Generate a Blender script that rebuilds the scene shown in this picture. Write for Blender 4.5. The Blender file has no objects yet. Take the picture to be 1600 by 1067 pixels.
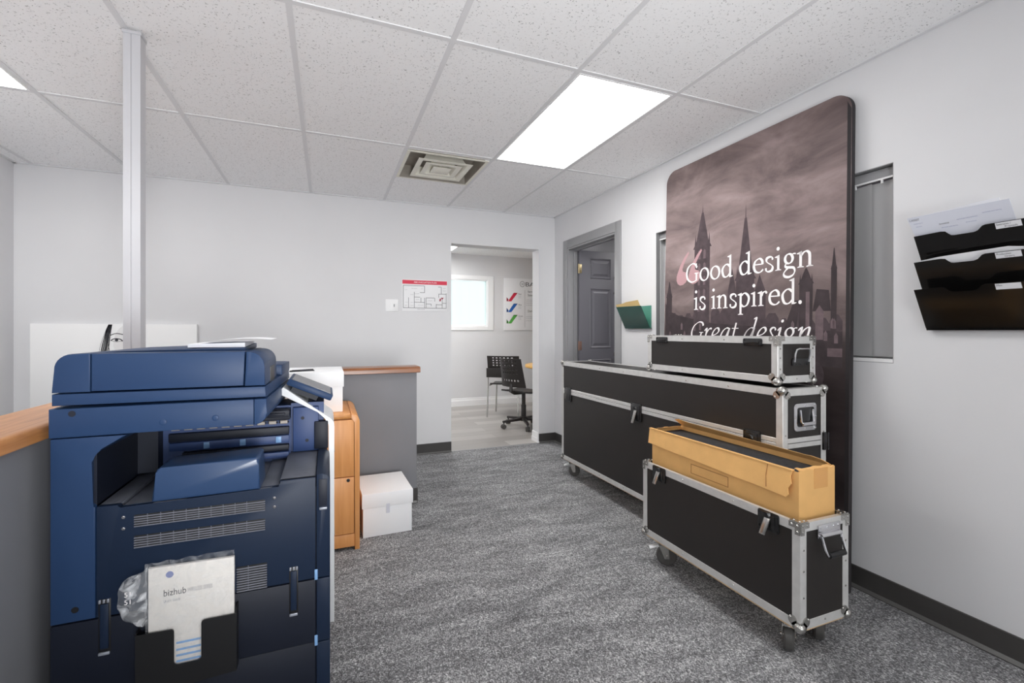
import bpy, bmesh, math, random
from mathutils import Vector, Matrix
random.seed(7)
D = bpy.data
SC = bpy.context.scene
COL = SC.collection
PI = math.pi

# ------------------------------------------------------------------ camera, world, light, exposure
F_PX, YAW, CAM_H = 723.0, math.atan(289.0/723.0), 1.2
cam = D.cameras.new('camera'); cam.sensor_width = 36.0; cam.lens = F_PX/1600*36.0
cam.shift_y = -15.5/1600; cam.clip_start = 0.02
camo = D.objects.new('camera', cam); COL.objects.link(camo)
camo.location = (0, 0, CAM_H); camo.rotation_euler = (PI/2, 0, -YAW)
SC.camera = camo
W = D.worlds.new('daylight'); SC.world = W; W.use_nodes = True
W.node_tree.nodes['Background'].inputs[0].default_value = (0.93, 0.97, 1.0, 1)
W.node_tree.nodes['Background'].inputs[1].default_value = 2.9
SC.view_settings.view_transform = 'Standard'; SC.view_settings.look = 'None'
SC.view_settings.gamma = 1.0; SC.view_settings.use_curve_mapping = False
SC.view_settings.exposure = 0.0
PANEL_STRENGTH = 13.0
def fill_spot(name, loc, aim, watts, cone, r):
    # added spot lamp behind the camera, aimed up to brighten the ceiling
    l = D.lights.new(name, 'SPOT'); l.energy = watts; l.spot_size = math.radians(cone); l.spot_blend = .9; l.shadow_soft_size = r
    o = D.objects.new(name, l); COL.objects.link(o); o.location = loc
    o.rotation_euler = (Vector(aim)-Vector(loc)).to_track_quat('-Z', 'Y').to_euler()
fill_spot('ceiling_fill', (.3, -.9, .8), (.2, 1.8, 2.44), 270, 104, .35)
SC.cycles.max_bounces = 12; SC.cycles.diffuse_bounces = 8; SC.cycles.transparent_max_bounces = 16
SC.cycles.use_denoising = True
SC.cycles.caustics_reflective = False; SC.cycles.caustics_refractive = False

# ------------------------------------------------------------------ materials
def lin(c):
    return tuple((v/255/12.92 if v/255 <= .04045 else ((v/255+.055)/1.055)**2.4) for v in c)

MATS = {}
def mat(name, rgb, rough=.5, metal=0., noise=0., nscale=40., bump=0., bscale=200., spec=.5, coat=0.):
    """plain procedural surface; rgb in 0..255 sRGB; noise = colour variation, bump = fine relief"""
    m = D.materials.new(name); m.use_nodes = True
    nt = m.node_tree; b = nt.nodes['Principled BSDF']
    c = lin(rgb) + (1,)
    b.inputs['Base Color'].default_value = c
    b.inputs['Roughness'].default_value = rough
    b.inputs['Metallic'].default_value = metal
    b.inputs['Specular IOR Level'].default_value = spec
    b.inputs['Coat Weight'].default_value = coat
    if noise or bump:
        tc = nt.nodes.new('ShaderNodeTexCoord')
    if noise:
        n = nt.nodes.new('ShaderNodeTexNoise'); n.inputs['Scale'].default_value = nscale; n.inputs['Detail'].default_value = 4
        r = nt.nodes.new('ShaderNodeValToRGB')
        r.color_ramp.elements[0].position = .3; r.color_ramp.elements[1].position = .7
        r.color_ramp.elements[0].color = tuple(v*(1-noise) for v in c[:3]) + (1,)
        r.color_ramp.elements[1].color = tuple(min(1, v*(1+noise)) for v in c[:3]) + (1,)
        nt.links.new(tc.outputs['Object'], n.inputs['Vector']); nt.links.new(n.outputs['Fac'], r.inputs[0])
        nt.links.new(r.outputs[0], b.inputs['Base Color'])
    if bump:
        n2 = nt.nodes.new('ShaderNodeTexNoise'); n2.inputs['Scale'].default_value = bscale; n2.inputs['Detail'].default_value = 2
        bp = nt.nodes.new('ShaderNodeBump'); bp.inputs['Strength'].default_value = bump; bp.inputs['Distance'].default_value = .002
        nt.links.new(tc.outputs['Object'], n2.inputs['Vector']); nt.links.new(n2.outputs['Fac'], bp.inputs['Height'])
        nt.links.new(bp.outputs[0], b.inputs['Normal'])
    MATS[name] = m
    return m

def emit(name, rgb, strength):
    m = D.materials.new(name); m.use_nodes = True; nt = m.node_tree
    nt.nodes.remove(nt.nodes['Principled BSDF'])
    e = nt.nodes.new('ShaderNodeEmission'); e.inputs[0].default_value = tuple(rgb) + (1,); e.inputs[1].default_value = strength
    nt.links.new(e.outputs[0], nt.nodes['Material Output'].inputs[0]); return m

def glass(name, tint=(1, 1, 1), gloss=.06, rough=.02):
    m = D.materials.new(name); m.use_nodes = True; nt = m.node_tree
    nt.nodes.remove(nt.nodes['Principled BSDF'])
    t = nt.nodes.new('ShaderNodeBsdfTransparent'); t.inputs[0].default_value = tuple(tint) + (1,)
    g = nt.nodes.new('ShaderNodeBsdfGlossy'); g.inputs['Roughness'].default_value = rough
    mx = nt.nodes.new('ShaderNodeMixShader'); fr = nt.nodes.new('ShaderNodeFresnel'); fr.inputs[0].default_value = 1.45
    nt.links.new(fr.outputs[0], mx.inputs[0]); nt.links.new(t.outputs[0], mx.inputs[1]); nt.links.new(g.outputs[0], mx.inputs[2])
    nt.links.new(mx.outputs[0], nt.nodes['Material Output'].inputs[0]); return m

def film(name, cloud=.25, scale=30.):
    """crinkled clear plastic: mostly see-through with cloudy white glints"""
    m = D.materials.new(name); m.use_nodes = True; nt = m.node_tree
    b = nt.nodes['Principled BSDF']; b.inputs['Base Color'].default_value = (.85, .87, .9, 1); b.inputs['Roughness'].default_value = .18
    t = nt.nodes.new('ShaderNodeBsdfTransparent'); mx = nt.nodes.new('ShaderNodeMixShader')
    tc = nt.nodes.new('ShaderNodeTexCoord'); n = nt.nodes.new('ShaderNodeTexNoise'); n.inputs['Scale'].default_value = scale
    n.inputs['Detail'].default_value = 6; n.inputs['Distortion'].default_value = 1.5
    r = nt.nodes.new('ShaderNodeMapRange'); r.inputs[1].default_value = .42; r.inputs[2].default_value = .75; r.inputs[3].default_value = cloud*.35; r.inputs[4].default_value = cloud*2
    bp = nt.nodes.new('ShaderNodeBump'); bp.inputs['Strength'].default_value = .8; bp.inputs['Distance'].default_value = .01
    L = nt.links.new
    L(tc.outputs['Object'], n.inputs['Vector']); L(n.outputs['Fac'], r.inputs[0]); L(n.outputs['Fac'], bp.inputs['Height']); L(bp.outputs[0], b.inputs['Normal'])
    L(r.outputs[0], mx.inputs[0]); L(t.outputs[0], mx.inputs[1]); L(b.outputs[0], mx.inputs[2])
    L(mx.outputs[0], nt.nodes['Material Output'].inputs[0]); return m

def carpet_mat():
    m = D.materials.new('carpet'); m.use_nodes = True; nt = m.node_tree; L = nt.links.new
    b = nt.nodes['Principled BSDF']; b.inputs['Roughness'].default_value = .95; b.inputs['Specular IOR Level'].default_value = .15
    tc = nt.nodes.new('ShaderNodeTexCoord')
    def noise(scale, detail, dist=0., sx=1., sy=1., rot=0.):
        mp = nt.nodes.new('ShaderNodeMapping'); mp.inputs['Scale'].default_value = (sx, sy, 1); mp.inputs['Rotation'].default_value = (0, 0, rot)
        n = nt.nodes.new('ShaderNodeTexNoise'); n.inputs['Scale'].default_value = scale; n.inputs['Detail'].default_value = detail; n.inputs['Distortion'].default_value = dist
        n.inputs['Roughness'].default_value = .65
        L(tc.outputs['Object'], mp.inputs[0]); L(mp.outputs[0], n.inputs['Vector']); return n.outputs['Fac']
    def mix(a, wa, c, wc):
        x = nt.nodes.new('ShaderNodeMath'); x.operation = 'MULTIPLY'; x.inputs[1].default_value = wa; L(a, x.inputs[0])
        y = nt.nodes.new('ShaderNodeMath'); y.operation = 'MULTIPLY_ADD'; y.inputs[1].default_value = wc; L(c, y.inputs[0]); L(x.outputs[0], y.inputs[2]); return y.outputs[0]
    fine = noise(190, 3, .3, 1, .8, .3); fleck = noise(75, 4, 1.0, 1.2, .85, -.5); blot = noise(5, 3, .6, .6, 1.8, .35)
    streak = noise(9, 4, 2.2, .5, 3.2, .2)
    v = mix(mix(fine, .62, fleck, .5), 1.0, mix(blot, .19, streak, .13), 1.0)
    r = nt.nodes.new('ShaderNodeValToRGB'); e = r.color_ramp.elements
    e[0].position = .56; e[0].color = lin((62, 62, 64)) + (1,)
    e[1].position = .90; e[1].color = lin((225, 225, 226)) + (1,)
    k = e.new(.72); k.color = lin((122, 122, 124)) + (1,)
    L(v, r.inputs[0]); L(r.outputs[0], b.inputs['Base Color'])
    bp = nt.nodes.new('ShaderNodeBump'); bp.inputs['Strength'].default_value = .7; bp.inputs['Distance'].default_value = .004
    L(fine, bp.inputs['Height']); L(bp.outputs[0], b.inputs['Normal']); return m

def tile_mat():
    m = D.materials.new('ceiling_tile'); m.use_nodes = True; nt = m.node_tree; L = nt.links.new
    b = nt.nodes['Principled BSDF']; b.inputs['Roughness'].default_value = .95; b.inputs['Specular IOR Level'].default_value = .1
    tc = nt.nodes.new('ShaderNodeTexCoord')
    n = nt.nodes.new('ShaderNodeTexNoise'); n.inputs['Scale'].default_value = 95; n.inputs['Detail'].default_value = 3; n.inputs['Roughness'].default_value = .7
    r = nt.nodes.new('ShaderNodeValToRGB'); e = r.color_ramp.elements
    e[0].position = .30; e[0].color = lin((160, 160, 160)) + (1,); e[1].position = .40; e[1].color = lin((243, 243, 244)) + (1,)
    vo = nt.nodes.new('ShaderNodeTexVoronoi'); vo.inputs['Scale'].default_value = 55; vo.inputs['Randomness'].default_value = 1
    r2 = nt.nodes.new('ShaderNodeValToRGB'); e = r2.color_ramp.elements
    e[0].position = .07; e[0].color = (.3, .3, .3, 1); e[1].position = .13; e[1].color = (1, 1, 1, 1)
    mx = nt.nodes.new('ShaderNodeMix'); mx.data_type = 'RGBA'; mx.blend_type = 'MULTIPLY'; mx.inputs['Factor'].default_value = 1
    L(tc.outputs['Object'], n.inputs['Vector']); L(tc.outputs['Object'], vo.inputs['Vector']); L(n.outputs['Fac'], r.inputs[0]); L(vo.outputs['Distance'], r2.inputs[0])
    L(r.outputs[0], mx.inputs['A']); L(r2.outputs[0], mx.inputs['B']); L(mx.outputs['Result'], b.inputs['Base Color'])
    return m

def wood_mat(name, light, dark, scale=1.0, along='x', rough=.38):
    m = D.materials.new(name); m.use_nodes = True; nt = m.node_tree; L = nt.links.new
    b = nt.nodes['Principled BSDF']; b.inputs['Roughness'].default_value = rough
    tc = nt.nodes.new('ShaderNodeTexCoord'); mp = nt.nodes.new('ShaderNodeMapping')
    s = [22*scale]*3; s['xyz'.index(along)] = 1.6*scale; mp.inputs['Scale'].default_value = s
    n = nt.nodes.new('ShaderNodeTexNoise'); n.inputs['Scale'].default_value = 2.2; n.inputs['Detail'].default_value = 6; n.inputs['Distortion'].default_value = .8
    r = nt.nodes.new('ShaderNodeValToRGB'); e = r.color_ramp.elements
    e[0].position = .3; e[0].color = lin(dark) + (1,); e[1].position = .7; e[1].color = lin(light) + (1,)
    L(tc.outputs['Object'], mp.inputs[0]); L(mp.outputs[0], n.inputs['Vector']); L(n.outputs['Fac'], r.inputs[0]); L(r.outputs[0], b.inputs['Base Color'])
    return m

def plank_mat():
    m = D.materials.new('laminate'); m.use_nodes = True; nt = m.node_tree; L = nt.links.new
    b = nt.nodes['Principled BSDF']; b.inputs['Roughness'].default_value = .3
    tc = nt.nodes.new('ShaderNodeTexCoord')
    br = nt.nodes.new('ShaderNodeTexBrick'); br.inputs['Scale'].default_value = 1.0
    br.inputs['Brick Width'].default_value = 1.2; br.inputs['Row Height'].default_value = .19; br.inputs['Mortar Size'].default_value = .0015
    br.inputs['Color1'].default_value = lin((188, 184, 180)) + (1,); br.inputs['Color2'].default_value = lin((146, 141, 137)) + (1,); br.inputs['Mortar'].default_value = lin((110, 106, 102)) + (1,)
    mp = nt.nodes.new('ShaderNodeMapping'); mp.inputs['Scale'].default_value = (1.5, 26, 1)
    n = nt.nodes.new('ShaderNodeTexNoise'); n.inputs['Scale'].default_value = 2; n.inputs['Detail'].default_value = 5
    r = nt.nodes.new('ShaderNodeValToRGB'); r.color_ramp.elements[0].color = (.75, .75, .75, 1); r.color_ramp.elements[1].color = (1.1, 1.1, 1.1, 1)
    mx = nt.nodes.new('ShaderNodeMix'); mx.data_type = 'RGBA'; mx.blend_type = 'MULTIPLY'; mx.inputs['Factor'].default_value = 1
    L(tc.outputs['Object'], br.inputs['Vector']); L(tc.outputs['Object'], mp.inputs[0]); L(mp.outputs[0], n.inputs['Vector']); L(n.outputs['Fac'], r.inputs[0])
    L(br.outputs['Color'], mx.inputs['A']); L(r.outputs[0], mx.inputs['B']); L(mx.outputs['Result'], b.inputs['Base Color']); return m

def banner_mat():
    """printed fabric: dusky mauve sky with drifting clouds over a darker town; a print, the same from everywhere"""
    m = D.materials.new('banner_print'); m.use_nodes = True; nt = m.node_tree; L = nt.links.new
    b = nt.nodes['Principled BSDF']; b.inputs['Roughness'].default_value = .85; b.inputs['Specular IOR Level'].default_value = .2
    tc = nt.nodes.new('ShaderNodeTexCoord'); mp = nt.nodes.new('ShaderNodeMapping'); mp.inputs['Scale'].default_value = (1, 1.4, 3.6)
    n = nt.nodes.new('ShaderNodeTexNoise'); n.inputs['Scale'].default_value = 1.5; n.inputs['Detail'].default_value = 8; n.inputs['Distortion'].default_value = .5; n.inputs['Roughness'].default_value = .6
    r = nt.nodes.new('ShaderNodeValToRGB'); e = r.color_ramp.elements
    e[0].position = .3; e[0].color = lin((98, 86, 87)) + (1,); e[1].position = .68; e[1].color = lin((162, 145, 144)) + (1,)
    k = e.new(.5); k.color = lin((136, 120, 119)) + (1,)
    sx = nt.nodes.new('ShaderNodeSeparateXYZ')
    r2 = nt.nodes.new('ShaderNodeValToRGB'); e = r2.color_ramp.elements
    e[0].position = .42; e[0].color = (.17, .165, .17, 1); e[1].position = 1.0; e[1].color = (.62, .6, .6, 1)
    for p, c in ((.49, .24), (.52, .5), (.6, .75), (.72, 1.0), (.84, .95), (.93, .8)):
        k = e.new(p); k.color = (c, c, c, 1)
    dv = nt.nodes.new('ShaderNodeMath'); dv.operation = 'DIVIDE'; dv.inputs[1].default_value = 2.33
    mx = nt.nodes.new('ShaderNodeMix'); mx.data_type = 'RGBA'; mx.blend_type = 'MULTIPLY'; mx.inputs['Factor'].default_value = 1
    L(tc.outputs['Object'], mp.inputs[0]); L(mp.outputs[0], n.inputs['Vector']); L(n.outputs['Fac'], r.inputs[0])
    L(tc.outputs['Object'], sx.inputs[0]); L(sx.outputs['Z'], dv.inputs[0]); L(dv.outputs[0], r2.inputs[0])
    L(r.outputs[0], mx.inputs['A']); L(r2.outputs[0], mx.inputs['B']); L(mx.outputs['Result'], b.inputs['Base Color']); return m

M = dict(
    wall=mat('wall_paint', (220, 220, 222), .75, noise=.012, nscale=3, bump=.08, bscale=250, spec=.25),
    greywall=mat('grey_paint', (128, 129, 134), .6, noise=.02, nscale=4, bump=.08, spec=.3),
    lilac=mat('mauve_paint', (176, 170, 178), .7),
    carpet=carpet_mat(), tile=tile_mat(), laminate=plank_mat(), banner=banner_mat(),
    tbar=mat('grid_white', (220, 220, 222), .55),
    base=mat('vinyl_base', (66, 64, 63), .45, noise=.06, nscale=14),
    basefoot=mat('vinyl_base_toe', (92, 91, 90), .35),
    whitetrim=mat('white_trim', (240, 240, 241), .4),
    greytrim=mat('grey_trim', (150, 150, 152), .4), door=mat('door_grey', (112, 111, 118), .42),
    panel=emit('light_panel', (1, .99, .97), PANEL_STRENGTH), panelb=emit('light_panel_far', (1, .99, .97), 19), panels=emit('fill_panel_side', (1, .98, .97), 6),
    vent=mat('vent_cream', (226, 224, 212), .45, noise=.05, nscale=9), ventduct=mat('vent_duct', (150, 144, 134), .6, noise=.2, nscale=6), dark=mat('dark_void', (18, 18, 20), .8),
    post=mat('post_grey', (196, 196, 200), .32, metal=.25),
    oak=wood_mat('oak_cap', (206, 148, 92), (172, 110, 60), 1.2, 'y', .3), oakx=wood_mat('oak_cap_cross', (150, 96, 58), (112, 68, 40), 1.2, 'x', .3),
    maple=wood_mat('maple_veneer', (234, 166, 104), (218, 148, 84), .8, 'z', .35), mapletop=wood_mat('maple_top', (226, 160, 94), (208, 140, 76), .8, 'y', .3),
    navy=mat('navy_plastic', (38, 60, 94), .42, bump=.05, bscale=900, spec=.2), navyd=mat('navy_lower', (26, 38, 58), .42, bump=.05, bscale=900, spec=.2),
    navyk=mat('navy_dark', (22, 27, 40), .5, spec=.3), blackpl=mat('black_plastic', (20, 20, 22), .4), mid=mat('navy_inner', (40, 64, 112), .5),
    navygl=mat('navy_satin', (44, 66, 100), .28, spec=.5),
    traygrey=mat('grey_tray', (92, 95, 104), .5, noise=.12, nscale=14), slat=mat('vent_slat', (104, 106, 116), .5), roller=mat('roller_pale', (176, 168, 160), .5),
    silverpl=mat('silver_plastic', (150, 154, 164), .35, metal=.3), whitepl=mat('white_plastic', (232, 234, 236), .35),
    lightblue=mat('pale_blue_plastic', (120, 160, 205), .4), screen=mat('panel_screen', (86, 88, 94), .25), chrome=mat('chrome', (225, 225, 228), .14, metal=1),
    alu=mat('aluminium', (214, 213, 211), .36, metal=.4, noise=.06, nscale=30), lam=mat('case_laminate', (35, 31, 29), .45, noise=.1, nscale=5, bump=.15, bscale=500),
    steel=mat('zinc_steel', (186, 184, 180), .25, metal=.9), blacksteel=mat('black_steel', (24, 24, 25), .25, spec=.6),
    ply=mat('plywood', (205, 176, 138), .7, noise=.12, nscale=25), rubber=mat('caster_rubber', (74, 72, 70), .5), foam=mat('black_foam', (40, 40, 43), .9, noise=.35, nscale=60),
    card=mat('cardboard', (226, 176, 110), .8, noise=.06, nscale=12, bump=.1, bscale=120), cardin=mat('cardboard_inner', (170, 120, 72), .85, noise=.1, nscale=18),
    tape=mat('packing_tape', (214, 158, 92), .22),
    bookcover=mat('booklet_cover', (214, 210, 205), .5, noise=.02, nscale=12), boxwhite=mat('white_board', (246, 247, 249), .6, noise=.01, nscale=8), paper=mat('paper', (238, 239, 243), .7), paper2=mat('paper_cool', (214, 217, 228), .6),
    ink=mat('ink', (52, 52, 58), .7), inkgrey=mat('ink_grey', (150, 150, 156), .7), inkblue=mat('ink_blue', (110, 120, 165), .7), red=mat('red_print', (214, 40, 72), .5),
    blue=mat('blue_print', (30, 96, 180), .5), green=mat('green_print', (84, 168, 70), .5), redd=mat('red_dark_print', (150, 36, 60), .5), blued=mat('blue_dark_print', (24, 66, 128), .5), greend=mat('green_dark_print', (60, 118, 52), .5),
    poster=mat('poster_white', (236, 236, 238), .45), textwhite=mat('print_white', (250, 246, 246), .8), quote=mat('print_pink', (184, 146, 150), .85),
    sil=mat('print_dusk', (72, 60, 64), .85, noise=.25, nscale=22), sil2=mat('print_dusk_deep', (58, 48, 51), .85, noise=.3, nscale=16), sil3=mat('print_dusk_pale', (104, 88, 92), .85, noise=.2, nscale=26),
    bannerside=mat('banner_edge', (44, 40, 42), .85),
    teal=mat('green_plastic', (30, 84, 76), .2, spec=.6), tealt=mat('green_plastic_back', (78, 140, 128), .3), manila=mat('manila', (236, 204, 140), .7),
    smoke=mat('smoke_plastic', (17, 16, 16), .14, spec=.45), canvas=mat('canvas_white', (246, 246, 246), .7, bump=.1, bscale=600),
    brass=mat('hinge_brass', (198, 180, 140), .35, metal=.7), copper=mat('hinge_worn', (150, 120, 108), .45, metal=.5),
    blind=mat('blind_fabric', (196, 196, 197), .8), chairp=mat('chair_plastic', (38, 34, 33), .4), tablew=wood_mat('table_wood', (236, 188, 108), (224, 170, 90), 1, 'x', .35),
    glass=glass('window_glass'), film=film('plastic_film', .15), bagfilm=film('bag_film', .45, 22), skin=mat('print_skin', (236, 235, 235), .8),
)

# ------------------------------------------------------------------ building helpers
def rot2(p, a): return (p[0]*math.cos(a)-p[1]*math.sin(a), p[0]*math.sin(a)+p[1]*math.cos(a))
def arc(cx, cy, r, a0, a1, n=8):
    return [(cx+r*math.cos(math.radians(a0+(a1-a0)*i/n)), cy+r*math.sin(math.radians(a0+(a1-a0)*i/n))) for i in range(n+1)]
def rrect(x0, x1, y0, y1, r, n=6):
    return arc(x1-r, y1-r, r, 0, 90, n)+arc(x0+r, y1-r, r, 90, 180, n)+arc(x0+r, y0+r, r, 180, 270, n)+arc(x1-r, y0+r, r, 270, 360, n)

class MB:
    def __init__(s): s.bm = bmesh.new()
    def _bev(s, faces, w, seg):
        ed = list({e for f in faces for e in f.edges})
        bmesh.ops.bevel(s.bm, geom=ed, offset=w, segments=seg, profile=.5, affect='EDGES', clamp_overlap=True)
    def hexa(s, p, bev=0., seg=2):
        v = [s.bm.verts.new(q) for q in p]
        fs = [s.bm.faces.new([v[i] for i in f]) for f in ((0, 3, 2, 1), (4, 5, 6, 7), (0, 1, 5, 4), (1, 2, 6, 5), (2, 3, 7, 6), (3, 0, 4, 7))]
        if bev: s._bev(fs, bev, seg)
        return s
    def box(s, x0, x1, y0, y1, z0, z1, bev=0., seg=2):
        return s.hexa([(x0, y0, z0), (x1, y0, z0), (x1, y1, z0), (x0, y1, z0), (x0, y0, z1), (x1, y0, z1), (x1, y1, z1), (x0, y1, z1)], bev, seg)
    def prism(s, poly, axis, a, b, bev=0., seg=2, f=None):
        """extrude a 2-D outline along an axis; x: (y,z), y: (x,z), z: (x,y); f maps points afterwards"""
        def P(p, t):
            q = {'x': (t, p[0], p[1]), 'y': (p[0], t, p[1]), 'z': (p[0], p[1], t)}[axis]
            return f(q) if f else q
        A = [s.bm.verts.new(P(p, a)) for p in poly]; B = [s.bm.verts.new(P(p, b)) for p in poly]
        fs = [s.bm.faces.new(A[::-1]), s.bm.faces.new(B)]
        n = len(poly)
        for i in range(n): fs.append(s.bm.faces.new((A[i], A[(i+1) % n], B[(i+1) % n], B[i])))
        if bev: s._bev(fs[:2], bev, seg)
        return s
    def poly(s, pts):
        s.bm.faces.new([s.bm.verts.new(p) for p in pts]); return s
    def cyl(s, p0, p1, r0, r1=None, n=16, cap=True):
        r1 = r0 if r1 is None else r1
        p0, p1 = Vector(p0), Vector(p1); d = (p1-p0).normalized()
        u = d.orthogonal().normalized(); w = d.cross(u)
        A = []; B = []
        for i in range(n):
            a = 2*PI*i/n; k = u*math.cos(a)+w*math.sin(a)
            A.append(s.bm.verts.new(p0+k*r0)); B.append(s.bm.verts.new(p1+k*r1))
        for i in range(n): s.bm.faces.new((A[i], A[(i+1) % n], B[(i+1) % n], B[i]))
        if cap: s.bm.faces.new(A[::-1]); s.bm.faces.new(B)
        return s
    def tube(s, pts, r, n=8, closed=False):
        pts = [Vector(p) for p in pts]; N = len(pts); rings = []; u = None
        for i, p in enumerate(pts):
            a = pts[(i-1) % N] if (closed or i > 0) else p; b = pts[(i+1) % N] if (closed or i < N-1) else p
            d = (b-a).normalized()
            u = d.orthogonal().normalized() if u is None else (u-d*u.dot(d)).normalized()
            w = d.cross(u)
            rings.append([s.bm.verts.new(p+(u*math.cos(2*PI*k/n)+w*math.sin(2*PI*k/n))*r) for k in range(n)])
        for i in range(N if closed else N-1):
            A, B = rings[i], rings[(i+1) % N]
            for k in range(n): s.bm.faces.new((A[k], A[(k+1) % n], B[(k+1) % n], B[k]))
        if not closed: s.bm.faces.new(rings[0][::-1]); s.bm.faces.new(rings[-1])
        return s
    def ball(s, c, r, n=12, sz=(1, 1, 1)):
        bmesh.ops.create_uvsphere(s.bm, u_segments=n, v_segments=max(6, n//2+2), radius=r, matrix=Matrix.Translation(c) @ Matrix.Diagonal((*sz, 1)))
        return s
    def lathe(s, prof, c, axis, n=20):
        """prof: (radius, offset along axis)"""
        ax = Vector(axis).normalized(); u = ax.orthogonal().normalized(); w = ax.cross(u); c = Vector(c)
        R = [[s.bm.verts.new(c+ax*h+(u*math.cos(2*PI*i/n)+w*math.sin(2*PI*i/n))*max(r, 1e-5)) for i in range(n)] for r, h in prof]
        for a, b in zip(R, R[1:]):
            for i in range(n): s.bm.faces.new((a[i], a[(i+1) % n], b[(i+1) % n], b[i]))
        s.bm.faces.new(R[0][::-1]); s.bm.faces.new(R[-1]); return s
    def grid(s, f, nu, nv):
        V = [[s.bm.verts.new(f(i/nu, j/nv)) for j in range(nv+1)] for i in range(nu+1)]
        for i in range(nu):
            for j in range(nv): s.bm.faces.new((V[i][j], V[i+1][j], V[i+1][j+1], V[i][j+1]))
        return s
    def build(s, name, m, parent=None, smooth=35., recalc=True, mats=None):
        bm = s.bm
        if recalc: bmesh.ops.recalc_face_normals(bm, faces=bm.faces)
        if smooth:
            for fc in bm.faces: fc.smooth = True
            for e in bm.edges:
                if len(e.link_faces) == 2 and e.calc_face_angle(0) > math.radians(smooth): e.smooth = False
        off = world_loc(parent)
        bmesh.ops.translate(bm, vec=-off, verts=bm.verts)
        me = D.meshes.new(name); bm.to_mesh(me); bm.free()
        for k in (mats or [m]): me.materials.append(M[k] if isinstance(k, str) else k)
        o = D.objects.new(name, me); COL.objects.link(o)
        if parent: o.parent = parent
        return o

def world_loc(p):
    v = Vector((0, 0, 0))
    while p is not None: v += p.location; p = p.parent
    return v
def tag(o, label, cat, group=None):
    o['label'] = label; o['category'] = cat
    if group: o['group'] = group
    return o
def thing(name, label, cat, loc, group=None):
    o = D.objects.new(name, None); COL.objects.link(o); o.location = loc; o.empty_display_size = .05
    return tag(o, label, cat, group)
def structure(o):
    o['kind'] = 'structure'; return o
def dup(o, delta, parent=None):
    """copy one object with its children, moved by delta; returns the copy"""
    c = o.copy(); COL.objects.link(c); c.parent = parent if parent else o.parent
    c.location = o.location+Vector(delta)
    for ch in list(o.children):
        if ch.name == c.name: continue
        k = ch.copy(); COL.objects.link(k); k.parent = c
        for g in list(ch.children):
            q = g.copy(); COL.objects.link(q); q.parent = k
    return c

def text_into(mb, body, xf, size, align='LEFT', fit=None):
    """plain sans lettering as flat faces; xf(x, y) maps the text plane into the world"""
    cu = D.curves.new('lettering', 'FONT'); cu.body = body; cu.size = size; cu.align_x = align
    ob = D.objects.new('lettering', cu); COL.objects.link(ob)
    dg = bpy.context.evaluated_depsgraph_get(); dg.update()
    me = D.meshes.new_from_object(ob.evaluated_get(dg))
    xs = [v.co.x for v in me.vertices]
    k = 1.
    if fit and xs and max(xs) > min(xs): k = fit/(max(xs)-min(xs))
    vs = [mb.bm.verts.new(xf(v.co.x*k, v.co.y)) for v in me.vertices]
    for p in me.polygons:
        try: mb.bm.faces.new([vs[i] for i in p.vertices])
        except ValueError: pass
    D.objects.remove(ob); D.curves.remove(cu); D.meshes.remove(me)
    return mb

# ------------------------------------------------------------------ room shell
XR, YB, XL, YF, H = 2.31, 4.52, -2.14, -3.0, 2.444
DX0, DX1, DZ = 1.153, 2.118, 2.082          # opening in the back wall
SY0, SY1, SZ = 3.362, 4.215, 2.058          # side door opening
WY0, WY1, WZ0, WZ1 = 1.265, 2.845, 1.06, 1.945   # office window
ZT = 2.56
structure(MB().box(XL-.1, XR+.12, YF-.12, YB, -.1, 0).build('floor', 'carpet', smooth=0))
structure(MB().box(.2, 4.5, YB, 7.3, -.1, -.001).build('floor_back', 'laminate', smooth=0))
structure(MB().box(XR+.12, 4.9, .6, YB, -.1, -.001).build('floor_side', 'carpet', smooth=0))
structure(MB().box(XL-.1, DX0, YB, YB+.165, 0, ZT).box(DX1, 4.5, YB, YB+.165, 0, ZT).box(DX0, DX1, YB, YB+.165, DZ, ZT).build('wall_back', 'wall', smooth=0))
m = MB()
for y0, y1, z0, z1 in ((YF, WY0, 0, ZT), (WY0, WY1, 0, WZ0), (WY0, WY1, WZ1, ZT), (WY1, SY0, 0, ZT), (SY0, SY1, SZ, ZT), (SY1, YB, 0, ZT)):
    m.box(XR, XR+.12, y0, y1, z0, z1)
structure(m.build('wall_right', 'wall', smooth=0))
structure(MB().box(XL-.1, XL, YF, YB, 0, ZT).build('wall_left', 'wall', smooth=0))
m = MB()
for x0, x1, z0, z1 in ((XL, -1.9, 0, ZT), (2.1, XR, 0, ZT), (-1.9, 2.1, 0, .1), (-1.9, 2.1, 2.35, ZT)):
    m.box(x0, x1, YF-.12, YF, z0, z1)
structure(m.build('wall_rear', 'wall', smooth=0))
m = MB()
for x0, x1 in ((-1.9, -1.84), (-.03, .03), (2.04, 2.1)): m.box(x0, x1, YF-.1, YF-.04, .1, 2.35)
m.box(-1.9, 2.1, YF-.1, YF-.04, .1, .16).box(-1.9, 2.1, YF-.1, YF-.04, 2.29, 2.35)
w3 = structure(m.build('window_added', 'greytrim', smooth=0))  # added glazing behind the camera, lets in daylight as frontal fill
MB().box(-1.84, -.03, YF-.075, YF-.07, .16, 2.29).box(.03, 2.04, YF-.075, YF-.07, .16, 2.29).build('glass_pane', 'glass', w3, smooth=0)
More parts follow.
